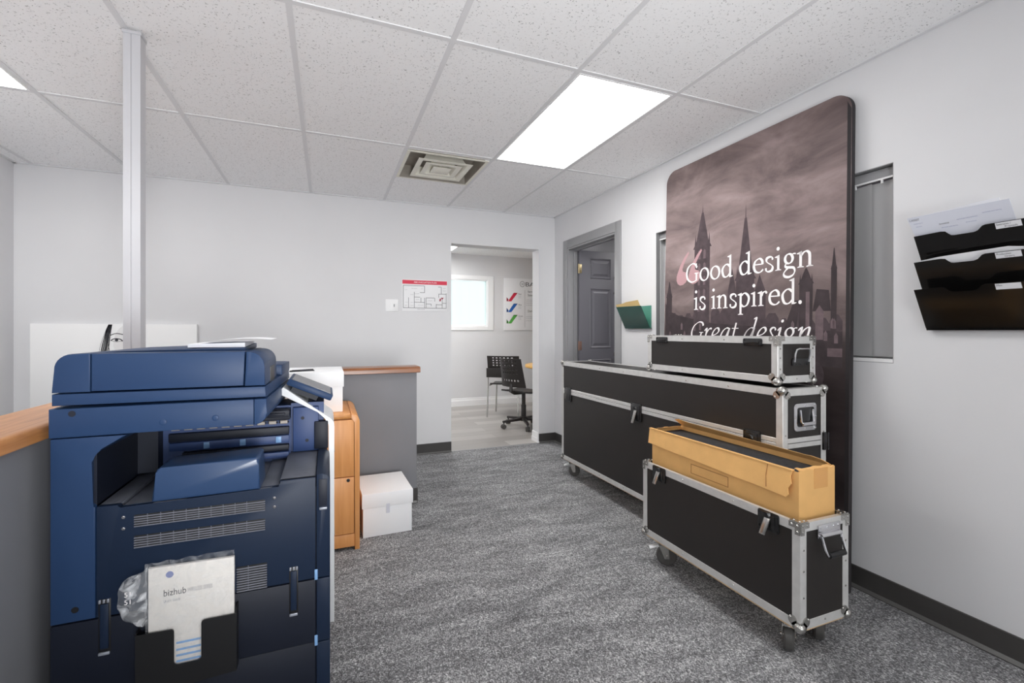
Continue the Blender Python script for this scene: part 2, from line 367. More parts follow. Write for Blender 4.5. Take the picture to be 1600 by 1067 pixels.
# the two neighbouring rooms
m = MB().box(.2, 1.55, 7.2, 7.3, 0, ZT).box(2.448, 4.5, 7.2, 7.3, 0, ZT).box(1.55, 2.448, 7.2, 7.3, 0, 1.284).box(1.55, 2.448, 7.2, 7.3, 2.04, ZT)
structure(m.build('wall_far', 'wall', smooth=0))
structure(MB().box(.1, .2, YB+.165, 7.3, 0, ZT).build('wall_far_left', 'wall', smooth=0))
structure(MB().box(4.5, 4.6, YB, 7.3, 0, ZT).build('wall_far_right', 'wall', smooth=0))
structure(MB().box(4.8, 4.9, .6, YB, 0, ZT).box(XR+.12, 4.8, .5, .6, 0, ZT).build('wall_side', 'lilac', smooth=0))
structure(MB().box(XR+.12, 4.9, .6, YB, 2.42, ZT).build('ceiling_side', 'lilac', smooth=0))
structure(MB().box(.2, 4.5, YB+.165, 7.2, 2.444, ZT).build('ceiling_back', 'tile', smooth=0))
# suspended ceiling: tiles lie in the grid, lamps and the vent fill their own cells
GX = [XL, -2.03, -1.405, -.77, -.135, .5, 1.113, 1.70, XR]
GY = [YF, -2.95, -1.73, -.51, .71, 1.93, 3.15, YB]
LAMPS = [(-2.03, -1.405, 1.93, 3.15), (1.113, 1.70, 1.93, 3.15), (-2.03, -1.405, -1.73, -.51), (1.113, 1.70, -1.73, -.51)]
VENT = (.5, 1.113, 3.19, 3.80)
m = MB()
for x0, x1 in zip(GX, GX[1:]):
    for y0, y1 in zip(GY, GY[1:]):
        if any(abs(x0-a) < .01 and abs(y0-c) < .01 for a, b_, c, d in LAMPS): continue
        if abs(x0-.5) < .01 and abs(y0-3.15) < .01:
            m.box(x0, x1, VENT[3], y1, H+.002, ZT).box(x0, x1, y0, VENT[2], H+.002, ZT); continue
        m.box(x0, x1, y0, y1, H+.002, ZT)
ceil = structure(m.build('ceiling', 'tile', smooth=0))
m = MB(); g = .012
for x in GX[1:-1]: m.box(x-g, x+g, YF, YB, H-.0025, H+.004)
for y in GY[1:-1]: m.box(XL, XR, y-g, y+g, H-.0022, H+.004)
m.box(XL, XL+.02, YF, YB, H-.005, H+.003).box(XR-.02, XR, YF, YB, H-.005, H+.003).box(XL, XR, YB-.02, YB, H-.005, H+.003)
structure(m.build('trim_1', 'tbar', smooth=0))
def ceiling_lamp(x0, x1, y0, y1, z, label, glow='panel'):
    t = thing('ceiling_light', label, 'ceiling light', ((x0+x1)/2, (y0+y1)/2, z), 'flat ceiling light panels')
    f = MB(); k = .024
    for a, b, c, d in ((x0+.013, x0+k, y0+.013, y1-.013), (x1-k, x1-.013, y0+.013, y1-.013), (x0+k, x1-k, y0+.013, y0+k), (x0+k, x1-k, y1-k, y1-.013)): f.box(a, b, c, d, z-.004, z+.05)
    f.build('frame', 'whitetrim', t, smooth=0)
    MB().box(x0+k, x1-k, y0+k, y1-k, z+.002, z+.03).build('diffuser', glow, t, smooth=0)
ceiling_lamp(*LAMPS[1], H, 'bright white ceiling light panel next to the air vent')
ceiling_lamp(*LAMPS[0], H, 'white ceiling light panel past the grey pole, by the side wall')
ceiling_lamp(*LAMPS[2], H, 'white ceiling light panel behind the camera, on the low wall side of the room')
ceiling_lamp(*LAMPS[3], H, 'white ceiling light panel behind the camera, on the file holder side of the room')
ceiling_lamp(1.11, 1.72, 5.5, 6.72, 2.444-.052, 'ceiling light panel in the room seen through the doorless opening', 'panelb')
ceiling_lamp(3.0, 3.6, 2.6, 3.8, 2.42-.052, 'added ceiling light panel brightening the office behind the grey door', 'panels')  # added lamp, out of view; brightens the side office and its open door
# vent: concentric louvres under a dark duct
x0, x1, y0, y1 = VENT
t = thing('air_vent', 'cream square ceiling air vent with stepped louvres beside the bright light panel', 'vent', ((x0+x1)/2, (y0+y1)/2, H))
MB().box(x0+.03, x1-.03, y0+.03, y1-.03, H+.09, H+.1).build('duct', 'ventduct', t, smooth=0)
cx, cy = (x0+x1)/2, (y0+y1)/2; hx, hy = (x1-x0)/2-.012, (y1-y0)/2-.012
def sqring(mb, h0, z0, h1, z1, th=.003):
    """sloping square collar from half-size h0 at z0 to h1 at z1"""
    A = [(cx+sx*h0, cy+sy*h0, z0) for sx, sy in ((-1, -1), (1, -1), (1, 1), (-1, 1))]; B = [(cx+sx*h1, cy+sy*h1, z1) for sx, sy in ((-1, -1), (1, -1), (1, 1), (-1, 1))]
    for i in range(4):
        j = (i+1) % 4
        for dz in (0, th): mb.poly([(A[i][0], A[i][1], A[i][2]+dz), (A[j][0], A[j][1], A[j][2]+dz), (B[j][0], B[j][1], B[j][2]+dz), (B[i][0], B[i][1], B[i][2]+dz)])
        mb.poly([A[i], A[j], (A[j][0], A[j][1], A[j][2]+th), (A[i][0], A[i][1], A[i][2]+th)])
f = MB(); sqring(f, hx, H-.004, hx-.022, H-.004); f.build('frame', 'vent', t, smooth=0, recalc=False)
f = MB(); sqring(f, hx-.022, H-.004, hx-.035, H+.09); f.build('duct_wall', 'ventduct', t, smooth=0, recalc=False)
for h, nm in ((.2, 'louver'), (.135, 'louver')):
    f = MB(); sqring(f, h, H-.012, h-.035, H-.012); sqring(f, h-.035, H-.012, h-.065, H+.045); f.build(nm, 'vent', t, smooth=0, recalc=False)
f = MB().box(cx-.07, cx+.07, cy-.07, cy+.07, H-.015, H-.011, .002); f.cyl((cx, cy, H-.011), (cx, cy, H+.09), .012); f.build('centre_plate', 'vent', t)

# base boards: dark vinyl cove base, with a toe
def vbase(name, axis, a, b, wallpos, sgn, h=.102):
    m = MB(); th = .006*sgn
    if axis == 'x':   # runs along x on a wall at y = wallpos, room on side sgn
        prof = [(wallpos, 0), (wallpos, h), (wallpos+th, h-.002), (wallpos+th, .016), (wallpos+th*3, .004), (wallpos+th*3, 0)]
        m.prism(prof, 'x', a, b)
    else:
        prof = [(wallpos, 0), (wallpos, h), (wallpos+th, h-.002), (wallpos+th, .016), (wallpos+th*3, .004), (wallpos+th*3, 0)]
        m.prism(prof, 'y', a, b)
    o = structure(m.build(name, 'base', smooth=0, mats=['base', 'basefoot']))
    for p in o.data.polygons:
        if p.normal.z > .3 and p.center.z < .03: p.material_index = 1
    return o
vbase('baseboard_right', 'y', YF, SY0-.085, XR, -1)
vbase('baseboard_back', 'x', XL, DX0, YB, -1)
vbase('baseboard_corner', 'x', DX1, XR, YB, -1, .1)
vbase('baseboard_door', 'y', SY1+.1, YB-.001, XR, -1)
vbase('baseboard_left', 'y', YF, YB, XL, 1)
m = MB().prism([(7.2, 0), (7.2, .13), (7.192, .128), (7.19, .1), (7.184, .09), (7.184, 0)], 'x', .2, 4.5)
structure(m.build('baseboard_far', 'whitetrim', smooth=0))
m = MB().box(DX1-.008, DX1, YB+.01, YB+.165, 0, .11, .002).box(DX1-.014, DX1-.008, YB+.012, YB+.165, 0, .05, .002).box(DX1-.02, DX1+.002, YB-.012, YB+.004, 0, .02, .004)
structure(m.build('baseboard_opening', 'whitetrim', smooth=0))
structure(MB().box(DX0, DX1, YB-.012, YB+.012, -.001, .004, .001).build('trim_2', 'greytrim', smooth=0))

# low partition walls with wooden caps
PZ = .912
lw = structure(MB().box(-.875, -.715, -1.0, 3.43, 0, PZ).build('wall_low_left', 'greywall', smooth=0))
bw = structure(MB().box(-.715, .585, 3.27, 3.43, 0, PZ).build('wall_low_back', 'greywall', smooth=0))
def capprof(c, hw):
    return [(c-hw, PZ+.004), (c-hw+.012, PZ)] + [(c+hw-.012, PZ), (c+hw, PZ+.004)] + arc(c+hw-.016, PZ+.026, .016, 0, 90, 5) + arc(c-hw+.016, PZ+.026, .016, 90, 180, 5)
structure(MB().prism(capprof(-.795, .105), 'y', -1.0, 3.455).build('trim_3', 'oak'))
structure(MB().prism(capprof(3.35, .105), 'x', -.69, .607).build('trim_4', 'oakx'))
vbase('baseboard_low', 'x', -.69, .585, 3.27, -1)
structure(MB().box(.585, .591, 3.26, 3.43, 0, .1).build('baseboard_end', 'base', smooth=0))
vbase('baseboard_low_left', 'y', -1.0, 3.26, -.715, 1)

# side door: casing, jamb, leaf standing open into the office
d = MB(); cz = SZ+.085
for y0, y1 in ((SY0-.078, SY0), (SY1, SY1+.09)): d.box(XR-.014, XR, y0, y1, 0, cz, .003)
d.box(XR-.014, XR, SY0, SY1, SZ, cz, .003)
for y0, y1 in ((SY0, SY0+.018), (SY1-.018, SY1)): d.box(XR-.008, XR+.128, y0, y1, 0, SZ, .002)
d.box(XR-.008, XR+.128, SY0+.018, SY1-.018, SZ-.018, SZ, .002)
for y0, y1 in ((SY0+.018, SY0+.03), (SY1-.03, SY1-.018)): d.box(XR+.05, XR+.09, y0, y1, 0, SZ-.018)
d.box(XR+.05, XR+.09, SY0+.03, SY1-.03, SZ-.03, SZ-.018)
structure(d.build('trim_5', 'greytrim'))
LX0, LX1, LY0, LY1, LZ = 2.405, 3.215, 4.15, 4.19, 2.035
lf = MB(); lf.box(LX0, LX1, LY0, LY1, .012, LZ, .002)
leaf = structure(lf.build('door_1', 'door'))
for px0, px1 in ((2.537, 2.772), (2.86, 3.09)):
    for z0, z1 in ((1.76, 1.949), (1.038, 1.638), (.2, .9)):
        p = MB(); o_, i_ = .0, .028
        ring = lambda e, y: [(px0+e, y, z0+e), (px1-e, y, z0+e), (px1-e, y, z1-e), (px0+e, y, z1-e)]
        R = [ring(-.012, LY0-.0005), ring(-.004, LY0-.008), ring(.008, LY0-.0006), ring(.022, LY0-.001), ring(.04, LY0-.007)]
        for a, b in zip(R, R[1:]):
            for i in range(4): p.poly([a[i], a[(i+1) % 4], b[(i+1) % 4], b[i]])
        p.poly(R[-1])
        bmesh.ops.remove_doubles(p.bm, verts=p.bm.verts, dist=1e-5)
        p.build('raised_panel', 'door', leaf, smooth=0)
for z, k in ((1.845, 'brass'), (1.055, 'copper')):
    h = MB().box(2.388, 2.43, 4.146, 4.152, z-.045, z+.045, .001).cyl((2.392, 4.143, z-.048), (2.392, 4.143, z+.048), .007)
    h.build('hinge', k, leaf)
MB().cyl((2.845, LY0, .96), (2.845, LY0-.05, .96), .012).ball((2.845, LY0-.06, .96), .026).cyl((2.845, LY0, .96), (2.845, LY0-.006, .96), .03).build('knob', 'steel', leaf)
MB().cyl((2.835, LY0, 1.607), (2.835, LY0-.012, 1.607), .018).build('lock', 'blackpl', leaf)
MB().cyl((2.83, LY0, 1.77), (2.83, LY0-.012, 1.77), .012).box(2.822, 2.838, LY0-.004, LY0, 1.74, 1.765).build('coat_hook', 'steel', leaf)

# office window with vertical blind behind the glass
fr = MB(); t_ = .003
fr.box(XR+.0005, XR+.124, WY1-t_, WY1, WZ0, WZ1).box(XR+.0005, XR+.124, WY0, WY0+t_, WZ0, WZ1).box(XR+.0005, XR+.124, WY0+t_, WY1-t_, WZ1-t_, WZ1).box(XR+.0005, XR+.124, WY0+t_, WY1-t_, WZ0, WZ0+t_)
w1 = structure(fr.build('window_1', 'greytrim', smooth=0))
t_ = .022
MB().box(XR+.1, XR+.105, WY0+t_, WY1-t_, WZ0+t_, WZ1-t_).build('glass_pane', 'glass', w1, smooth=0)
m = MB()
for y0, y1, z0, z1 in ((WY1-t_, WY1-.003, WZ0+.003, WZ1-.003), (WY0+.003, WY0+t_, WZ0+.003, WZ1-.003), (WY0+t_, WY1-t_, WZ1-t_, WZ1-.003), (WY0+t_, WY1-t_, WZ0+.003, WZ0+t_)): m.box(XR+.085, XR+.12, y0, y1, z0, z1)
m.box(XR+.035, XR+.085, WY1-.005, WY1-.003, WZ0+.003, WZ1-.003)
m.build('window_frame', 'whitetrim', w1, smooth=0)
MB().box(XR+.002, XR+.03, WY0+.003, WY1-.003, WZ0+.003, WZ0+.018).build('window_sill', 'whitetrim', w1, smooth=0)
vb = thing('vertical_blind', 'grey vertical blind hanging in the office window behind the tall banner', 'blind', (XR+.04, (WY0+WY1)/2, WZ1-.04))
MB().box(XR+.03, XR+.065, WY0+.005, WY1-.006, WZ1-.05, WZ1-.006, .003).build('headrail', 'greytrim', vb)
MB().box(XR+.026, XR+.03, WY0+.006, WY1-.008, WZ1-.056, WZ1-.048).build('track', 'whitetrim', vb)
y = WY0+.062; first = None; k = 0
while y < WY1-.05:
    if first is None:
        s_ = MB(); a = math.radians(8)
        f_ = lambda u, v: (XR+.047+math.sin(a)*(u-.5)*.127+.005*math.sin(u*PI), y+(u-.5)*.127*math.cos(a)-.004, WZ0+.025+v*(WZ1-WZ0-.085))
        s_.grid(f_, 6, 2)
        first = s_.build('vane', 'blind', vb); clip = MB().box(XR+.027, XR+.033, y-.004, y+.004, WZ1-.072, WZ1-.056).build('clip', 'whitetrim', first)
    else: dup(first, (0, .114*k, 0))
    k += 1; y += .114
# window and frame in the far room
fr = MB()
for a, b, c, d_ in ((1.45, 1.55, 1.19, 2.12), (2.448, 2.548, 1.221, 2.108), (1.55, 2.448, 2.04, 2.108), (1.55, 2.448, 1.221, 1.284)): fr.box(a, b, 7.185, 7.2, c, d_, .004)
fr.box(2.43, 2.448, 7.2, 7.3, 1.284, 2.04).box(1.55, 1.57, 7.2, 7.3, 1.284, 2.04).box(1.57, 2.43, 7.2, 7.3, 1.284, 1.305).box(1.57, 2.43, 7.2, 7.3, 2.025, 2.04)
w2 = structure(fr.build('window_2', 'whitetrim', smooth=0))
MB().box(1.57, 2.43, 7.27, 7.275, 1.305, 2.025).build('glass_pane', 'glass', w2, smooth=0)
mt = D.materials.new('frosted_blind'); mt.use_nodes = True; nt = mt.node_tree; nt.nodes.remove(nt.nodes['Principled BSDF'])
tr = nt.nodes.new('ShaderNodeBsdfTranslucent'); tr.inputs[0].default_value = (.86, .93, .92, 1); tp = nt.nodes.new('ShaderNodeBsdfTransparent'); tp.inputs[0].default_value = (.9, 1, .98, 1); mx_ = nt.nodes.new('ShaderNodeMixShader'); mx_.inputs[0].default_value = .3
nt.links.new(tr.outputs[0], mx_.inputs[1]); nt.links.new(tp.outputs[0], mx_.inputs[2]); nt.links.new(mx_.outputs[0], nt.nodes['Material Output'].inputs[0])
rb = MB()
for i in range(6): rb.box(1.575+i*.142, 1.575+i*.142+.146, 7.245+.003*(i % 2), 7.246+.003*(i % 2), 1.31, 2.02)
tag(rb.build('window_shade', mt, smooth=0), 'pale translucent shade filling the bright window past the doorless opening', 'blind')

# ------------------------------------------------------------------ grey pole on the low wall
t = thing('power_pole', 'tall grey metal pole rising from the low wall to the ceiling', 'pole', (-.745, 2.375, PZ+.042))
prof = [(-.774, 2.345), (-.748, 2.345), (-.748, 2.348), (-.746, 2.348), (-.746, 2.345), (-.716, 2.345), (-.716, 2.405), (-.774, 2.405)]
MB().prism(prof, 'z', PZ+.042, H-.008).build('pole', 'post', t, smooth=0)
MB().box(-.778, -.712, 2.341, 2.41, H-.02, H-.007, .002).build('top_collar', 'post', t, smooth=0)

# ------------------------------------------------------------------ copier
YC, YR_ = 1.56, 2.17       # face towards the camera, far side
cp = thing('copier', 'big navy blue office copier standing against the low grey partition', 'copier', (-.33, 1.865, 0))
# dark core the cover panels sit on
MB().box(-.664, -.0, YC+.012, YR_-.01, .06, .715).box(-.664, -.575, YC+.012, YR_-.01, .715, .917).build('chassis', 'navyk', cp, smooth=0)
f = MB().box(-.655, -.02, YC+.03, YR_-.03, .03, .06)
f.build('plinth', 'blackpl', cp, smooth=0)
# rear column with the rounded mouth of the output bay
col = [(-.668, .4345), (-.575, .4345), (-.575, .732), (-.582, .741), (-.582, .85)] + arc(-.545, .852, .037, 180, 118, 6) + [(-.504, .919), (-.668, .919)]
MB().prism(col, 'y', YC, YC+.3, .003).build('rear_column', 'navy', cp)
MB().prism([(-.668, .4345), (-.585, .4345), (-.585, .919), (-.668, .919)], 'y', YC+.3, YR_).build('rear_cover', 'navy', cp)
# side cover under the tray, with its stepped top
sc = [(-.5725, .4345), (-.033, .4345), (-.033, .748), (-.133, .748), (-.1335, .729), (-.523, .720), (-.5245, .730), (-.5725, .731)]
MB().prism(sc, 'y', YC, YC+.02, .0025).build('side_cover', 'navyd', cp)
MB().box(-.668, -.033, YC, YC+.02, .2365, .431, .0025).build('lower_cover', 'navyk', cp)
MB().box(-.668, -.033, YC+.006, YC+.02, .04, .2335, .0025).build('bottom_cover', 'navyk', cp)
# front edge strips with the rolled shoulder
fe = [(-.0305, .4345), (.009, .4345)] + arc(-.013, .734, .022, 0, 90, 6) + [(-.0305, .756)]
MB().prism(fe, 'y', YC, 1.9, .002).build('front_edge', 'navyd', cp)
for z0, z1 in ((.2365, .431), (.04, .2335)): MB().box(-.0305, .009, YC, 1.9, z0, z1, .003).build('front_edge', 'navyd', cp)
MB().box(-.024, .0, YC-.0015, YC+.001, .655, .74, .001).build('grip_recess', 'navyk', cp)
MB().box(-.022, 0, YC-.003, YC+.001, .645, .652, .001).build('grip_lip', 'silverpl', cp)
for z in (.446, .242): MB().box(-.036, -.027, YC-.002, YC+.002, z-.016, z+.016, .001).build('hinge_tab', 'lightblue', cp)
# output tray
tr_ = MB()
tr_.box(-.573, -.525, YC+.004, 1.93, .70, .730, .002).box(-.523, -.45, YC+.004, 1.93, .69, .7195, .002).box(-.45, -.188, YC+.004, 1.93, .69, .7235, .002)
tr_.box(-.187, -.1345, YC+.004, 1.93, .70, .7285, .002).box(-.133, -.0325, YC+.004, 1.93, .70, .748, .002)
tr_.build('output_tray', 'traygrey', cp)  # tray in grey with slight random mottling, lighter than the covers
MB().prism([(-.455, .7235), (-.186, .726), (-.190, .80)] + arc(-.202, .812, .012, 0, 90, 4) + arc(-.432, .806, .012, 90, 180, 4), 'y', YC+.008, 1.70, .006, 3).build('tray_stop', 'navygl', cp)
# exit unit at the back of the bay
ex = MB().box(-.585, -.126, 1.91, 2.1, .72, .925).box(-.126, -.012, 1.93, 2.1, .72, .93)
ex.build('exit_wall', 'mid', cp, smooth=0)
MB().box(-.575, -.52, 1.86, 1.912, .735, .92).build('bay_side', 'navyk', cp, smooth=0)
MB().box(-.50, -.126, 1.872, 1.911, .878, .918, .002).box(-.50, -.13, 1.89, 1.911, .822, .85, .002).box(-.46, -.13, 1.885, 1.911, .765, .785, .002).build('exit_guide', 'navyk', cp)
MB().box(-.50, -.13, 1.895, 1.911, .79, .818, .002).box(-.35, -.13, 1.88, 1.911, .74, .76, .002).build('exit_plate', 'mid', cp)
ro = None
for i in range(10):
    if ro is None:
        ro = MB().cyl((-.485, 1.868, .872), (-.462, 1.868, .872), .0065, n=12).build('exit_roller', 'roller', cp)
        MB().cyl((-.49, 1.868, .872), (-.457, 1.868, .872), .003, n=8).build('roller_pin', 'blackpl', ro)
    else: dup(ro, (.0365*i, 0, 0))
for x in (-.39, -.28, -.165): MB().box(x-.009, x+.009, 1.892, 1.897, .793, .815, .001).build('guide_clip', 'lightblue', cp)
MB().box(-.20, -.126, 1.85, 1.911, .892, .916, .002).box(-.19, -.14, 1.84, 1.86, .9, .908, .002).build('upper_exit', 'navyk', cp)
MB().box(-.118, -.03, 1.909, 1.93, .75, .915, .002).build('column_plate', 'mid', cp)
for x, z in ((-.085, .875), (-.07, .79)): MB().cyl((x, 1.909, z), (x, 1.906, z), .006, n=14).build('plate_hole', 'navyk', cp)
MB().box(-.045, .004, 1.90, 1.93, .755, .86, .004).build('column_edge', 'navyk', cp)
# white front cover seen from its side: rises, bends and leans back to the control panel
outer = [(.026, .085), (.026, .835)] + arc(-.012, .838, .038, 8, 62, 6) + [(-.150, .994), (-.164, .982), (-.158, .964), (-.032, .896)] + arc(-.024, .838, .032, 70, 5, 6)[1:] + [(.008, .085)]
MB().prism(outer, 'y', 1.905, YR_, .002).build('front_cover', 'whitepl', cp)
for z in (.74, .42, .30): MB().box(.0255, .0275, 1.9, YR_-.005, z-.001, z+.001).build('cover_seam', 'inkgrey', cp, smooth=0)
# scanner, platen lid, document feeder
sp = [(-.67, .9215), (-.205, .9235)] + arc(-.2, .957, .033, 285, 360, 6) + [(-.168, .9995), (-.67, .9975)]
def slant(q): return (q[0]+(.022*(q[1]-YC)/.61 if q[0] > -.25 else 0), q[1], q[2])
MB().prism([p for p in sp if p[0] < -.202] [:1] + [(-.2015, .9235), (-.2015, .9995), (-.67, .9975)], 'y', YC-.003, YR_, .003).build('scanner', 'navy', cp)
MB().prism([(-.2005, .9238)] + arc(-.2, .957, .033, 285, 360, 6) + [(-.168, .9995), (-.2005, .9995)], 'y', YC-.003, YR_, .002, f=slant).build('scanner_end', 'navy', cp)
for x, z in ((-.424, .948), (-.299, .951)): MB().lathe([(.0085, 0), (.0085, .002), (.006, .003), (0, .0025)], (x, YC-.003, z), (0, -1, 0), 20).build('cover_button', 'navy', cp)
MB().cyl((-.622, YC-.0035, .984), (-.622, YC+.002, .984), .008, n=16).build('screw_hole', 'navyk', cp)
MB().cyl((-.617, YC-.0006, .466), (-.617, YC+.002, .466), .008, n=16).build('screw_hole', 'blackpl', cp)
MB().prism([(-.665, 1.0055), (-.17, 1.0045), (-.172, 1.0360), (-.665, 1.0360)], 'y', YC, YR_, .003, f=slant).build('platen_lid', 'navy', cp)
# feeder in three panels with rolled ends
la = [(-.5855, 1.0395), (-.5855, 1.1405)] + [(-.59, 1.141)] + arc(-.622, 1.103, .038, 80, 172, 7) + [(-.665, 1.0395)]
MB().prism(la, 'y', YC, 1.93, .002).build('feeder_end', 'navy', cp)
MB().prism([(-.5820, 1.041), (-.2290, 1.041), (-.2250, 1.1405), (-.5820, 1.1405)], 'y', YC-.002, 1.93, .002).build('feeder_cover', 'navy', cp)
ra = [(-.2255, 1.0395), (-.172, 1.0395), (-.174, 1.095)] + arc(-.216, 1.098, .042, 0, 86, 7) + [(-.2215, 1.1405)]
MB().prism(ra, 'y', YC, 1.90, .002).build('feeder_end', 'navy', cp)
MB().box(-.1735, -.1715, 1.70, 1.82, 1.03, 1.085).build('feeder_slot', 'blackpl', cp, smooth=0)
MB().prism([(-.60, 1.037), (-.17, 1.037), (-.17, 1.075), (-.60, 1.09)], 'y', 1.93, YR_, .004, f=slant).build('document_tray', 'navy', cp)
MB().hexa([(-.62, 1.66, 1.140), (-.24, 1.66, 1.140), (-.24, 1.93, 1.142), (-.62, 1.93, 1.142), (-.56, 1.66, 1.143), (-.24, 1.66, 1.149), (-.24, 1.93, 1.158), (-.56, 1.93, 1.147)], .001).build('paper_guide', 'navy', cp)
# control panel, tilted to the user
def ctl(x, y, h):   # plane: falls from rear to front
    return (x+h*.44, y, 1.0-(x+.135)*.45+h*.9)
P = [ctl(-.142, 1.905, .0), ctl(.012, 1.905, .0), ctl(.012, 2.16, .0), ctl(-.142, 2.16, .0), ctl(-.142, 1.905, .024), ctl(.012, 1.905, .024), ctl(.012, 2.16, .024), ctl(-.142, 2.16, .024)]
pn = MB().hexa(P, .004).build('control_panel', 'navy', cp)
MB().hexa([ctl(-.132, 1.92, .0238), ctl(.002, 1.92, .0238), ctl(.002, 2.145, .0238), ctl(-.132, 2.145, .0238), ctl(-.132, 1.92, .0255), ctl(.002, 1.92, .0255), ctl(.002, 2.145, .0255), ctl(-.132, 2.145, .0255)]).build('screen', 'screen', pn, smooth=0)
MB().hexa([ctl(-.12, 1.93, -.02), ctl(-.03, 1.93, -.02), ctl(-.03, 2.15, -.02), ctl(-.12, 2.15, -.02), ctl(-.12, 1.93, 0), ctl(-.03, 1.93, 0), ctl(-.03, 2.15, 0), ctl(-.12, 2.15, 0)]).build('panel_mount', 'navyk', pn)
# louvred vents, screws, lift handles
def louvers(x0, x1, z0, z1, n, label=None):
    g = MB().box(x0, x1, YC-.0006, YC+.001, z0, z1).build('vent_recess', 'blackpl', cp, smooth=0)
    s = MB(); p = (z1-z0)/n
    for i in range(n): s.hexa([(x0, YC-.0045, z0+i*p), (x1, YC-.0045, z0+i*p), (x1, YC-.0006, z0+i*p), (x0, YC-.0006, z0+i*p), (x0, YC-.003, z0+(i+.28)*p), (x1, YC-.003, z0+(i+.28)*p), (x1, YC-.0006, z0+(i+.36)*p), (x0, YC-.0006, z0+(i+.36)*p)])
    for i in range(1, int((x1-x0)/.03)): x = x0+i*.03; s.box(x-.0008, x+.0008, YC-.002, YC-.0006, z0, z1)
    s.build('vent_slats', 'slat', g, smooth=0)
louvers(-.49, -.172, .666, .698, 5); louvers(-.49, -.172, .608, .641, 5); louvers(-.246, -.167, .436, .509, 10)
sw = None
for x, z in ((-.514, .695), (-.514, .664), (-.147, .699), (-.147, .672)):
    if sw is None: sw = MB().lathe([(.0045, 0), (.0045, .0015), (.003, .003), (0, .003)], (x, YC-.0005, z), (0, -1, 0), 14).build('screw', 'chrome', cp)
    else: dup(sw, (x+.514, 0, z-.695))
for x0, x1 in ((-.568, -.541), (-.107, -.082)):
    r = MB().box(x0, x1, YC-.0008, YC+.001, .338, .482, .001).build('lift_handle', 'blackpl', cp)
    MB().box(x0+.004, x1-.004, YC-.005, YC-.0008, .35, .47, .002).build('handle_bar', 'navyd', r)
    MB().box(x0+.001, x1-.001, YC-.007, YC-.0008, .334, .342, .002).build('handle_lip', 'silverpl', r)
    m_ = MB()
    for i in range(3): m_.box(x0+.001+i*.009, x0+.006+i*.009, YC-.004, YC-.0008, .472, .482, .001)
    m_.build('hinge_pin', 'silverpl', r)
for x in (-.63, -.05): MB().cyl((x, 1.6, 0), (x, 1.6, .04), .022).build('foot', 'blackpl', cp); MB().cyl((x, 2.1, 0), (x, 2.1, .04), .022).build('foot', 'blackpl', cp)
# document pocket with a notched front
pk = [(-.478, .215), (-.241, .228), (-.241, .392)] + [(-.319, .392)] + arc(-.319, .384, .008, 90, 180, 3) + [(-.327, .292)] + arc(-.337, .292, .010, 0, -90, 4) + arc(-.381, .292, .010, 270, 180, 4) + [(-.391, .374)] + arc(-.399, .374, .008, 0, 90, 3) + [(-.478, .384)]
pkt = MB().prism(pk, 'y', YC-.034, YC-.031).build('document_pocket', 'blackpl', cp, smooth=0)
MB().box(-.478, -.475, YC-.031, YC, .215, .39).box(-.244, -.241, YC-.031, YC, .228, .41).hexa([(-.475, YC-.031, .215), (-.244, YC-.031, .228), (-.244, YC, .228), (-.475, YC, .215), (-.475, YC-.031, .222), (-.244, YC-.031, .235), (-.244, YC, .235), (-.475, YC, .222)]).build('pocket_side', 'blackpl', pkt, smooth=0)
# manual in a clear bag, dropped in the pocket
mn = thing('bagged_manual', 'white manual in a crinkled clear plastic bag stuck in the copier side pocket', 'manual', (-.35, YC-.018, .26))
MB().prism([(-.452, .25), (-.2485, .262), (-.2485, .551), (-.452, .554)], 'y', YC-.024, YC-.012, .0015).build('booklet', 'bookcover', mn)
def bagf(u, v):
    x = -.458+u*.211+.001*math.sin(v*17); z = .245+v*(.324-.0)+u*.006
    return (x, YC-.0275+.0022*math.sin(u*23+v*9)*math.sin(v*14), z+.0015*math.sin(u*30))
MB().grid(bagf, 40, 44).build('plastic_bag', 'film', mn)
def flap(u, v):
    a = v*2-1; w = .052*math.sqrt(max(0, 1-abs(a)**3))+.012
    return (-.454-u*w, YC-.026-.010*math.sin(u*PI)*(1+.5*math.sin(v*15))+.004*math.sin(u*9+v*21), .402+v*.158-.012*u*a)
MB().grid(flap, 18, 34).build('bag_flap', 'bagfilm', mn)
pr = MB(); XF = lambda ox, oz, y=YC-.0246: (lambda x, yy: (ox+x, y, oz+yy))
text_into(pr, 'bizhub', XF(-.418, .472), .026, fit=.052)
pr.build('title_print', 'ink', mn, smooth=0, recalc=False)
pr = MB(); text_into(pr, 'WIRELESS SERIES', XF(-.362, .474), .016, fit=.06); text_into(pr, 'Quick Guide', XF(-.418, .455), .011, fit=.04)
pr.build('subtitle_print', 'inkgrey', mn, smooth=0, recalc=False)
MB().lathe([(.009, 0), (.009, .0004)], (-.403, YC-.0243, .53), (0, -1, 0), 20).build('logo_print', 'inkblue', mn, smooth=0)
pr = MB()
for z in (.338, .319, .303, .287, .272): pr.box(-.388, -.330, YC-.0247, YC-.0243, z-.004, z+.002)
pr.build('cover_stripe', 'lightblue', mn, smooth=0)
pr = MB()
for z in (.475, .495): text_into(pr, '51', XF(-.5, z, YC-.040), .018)
pr.build('bag_print', 'textwhite', mn, smooth=0, recalc=False)
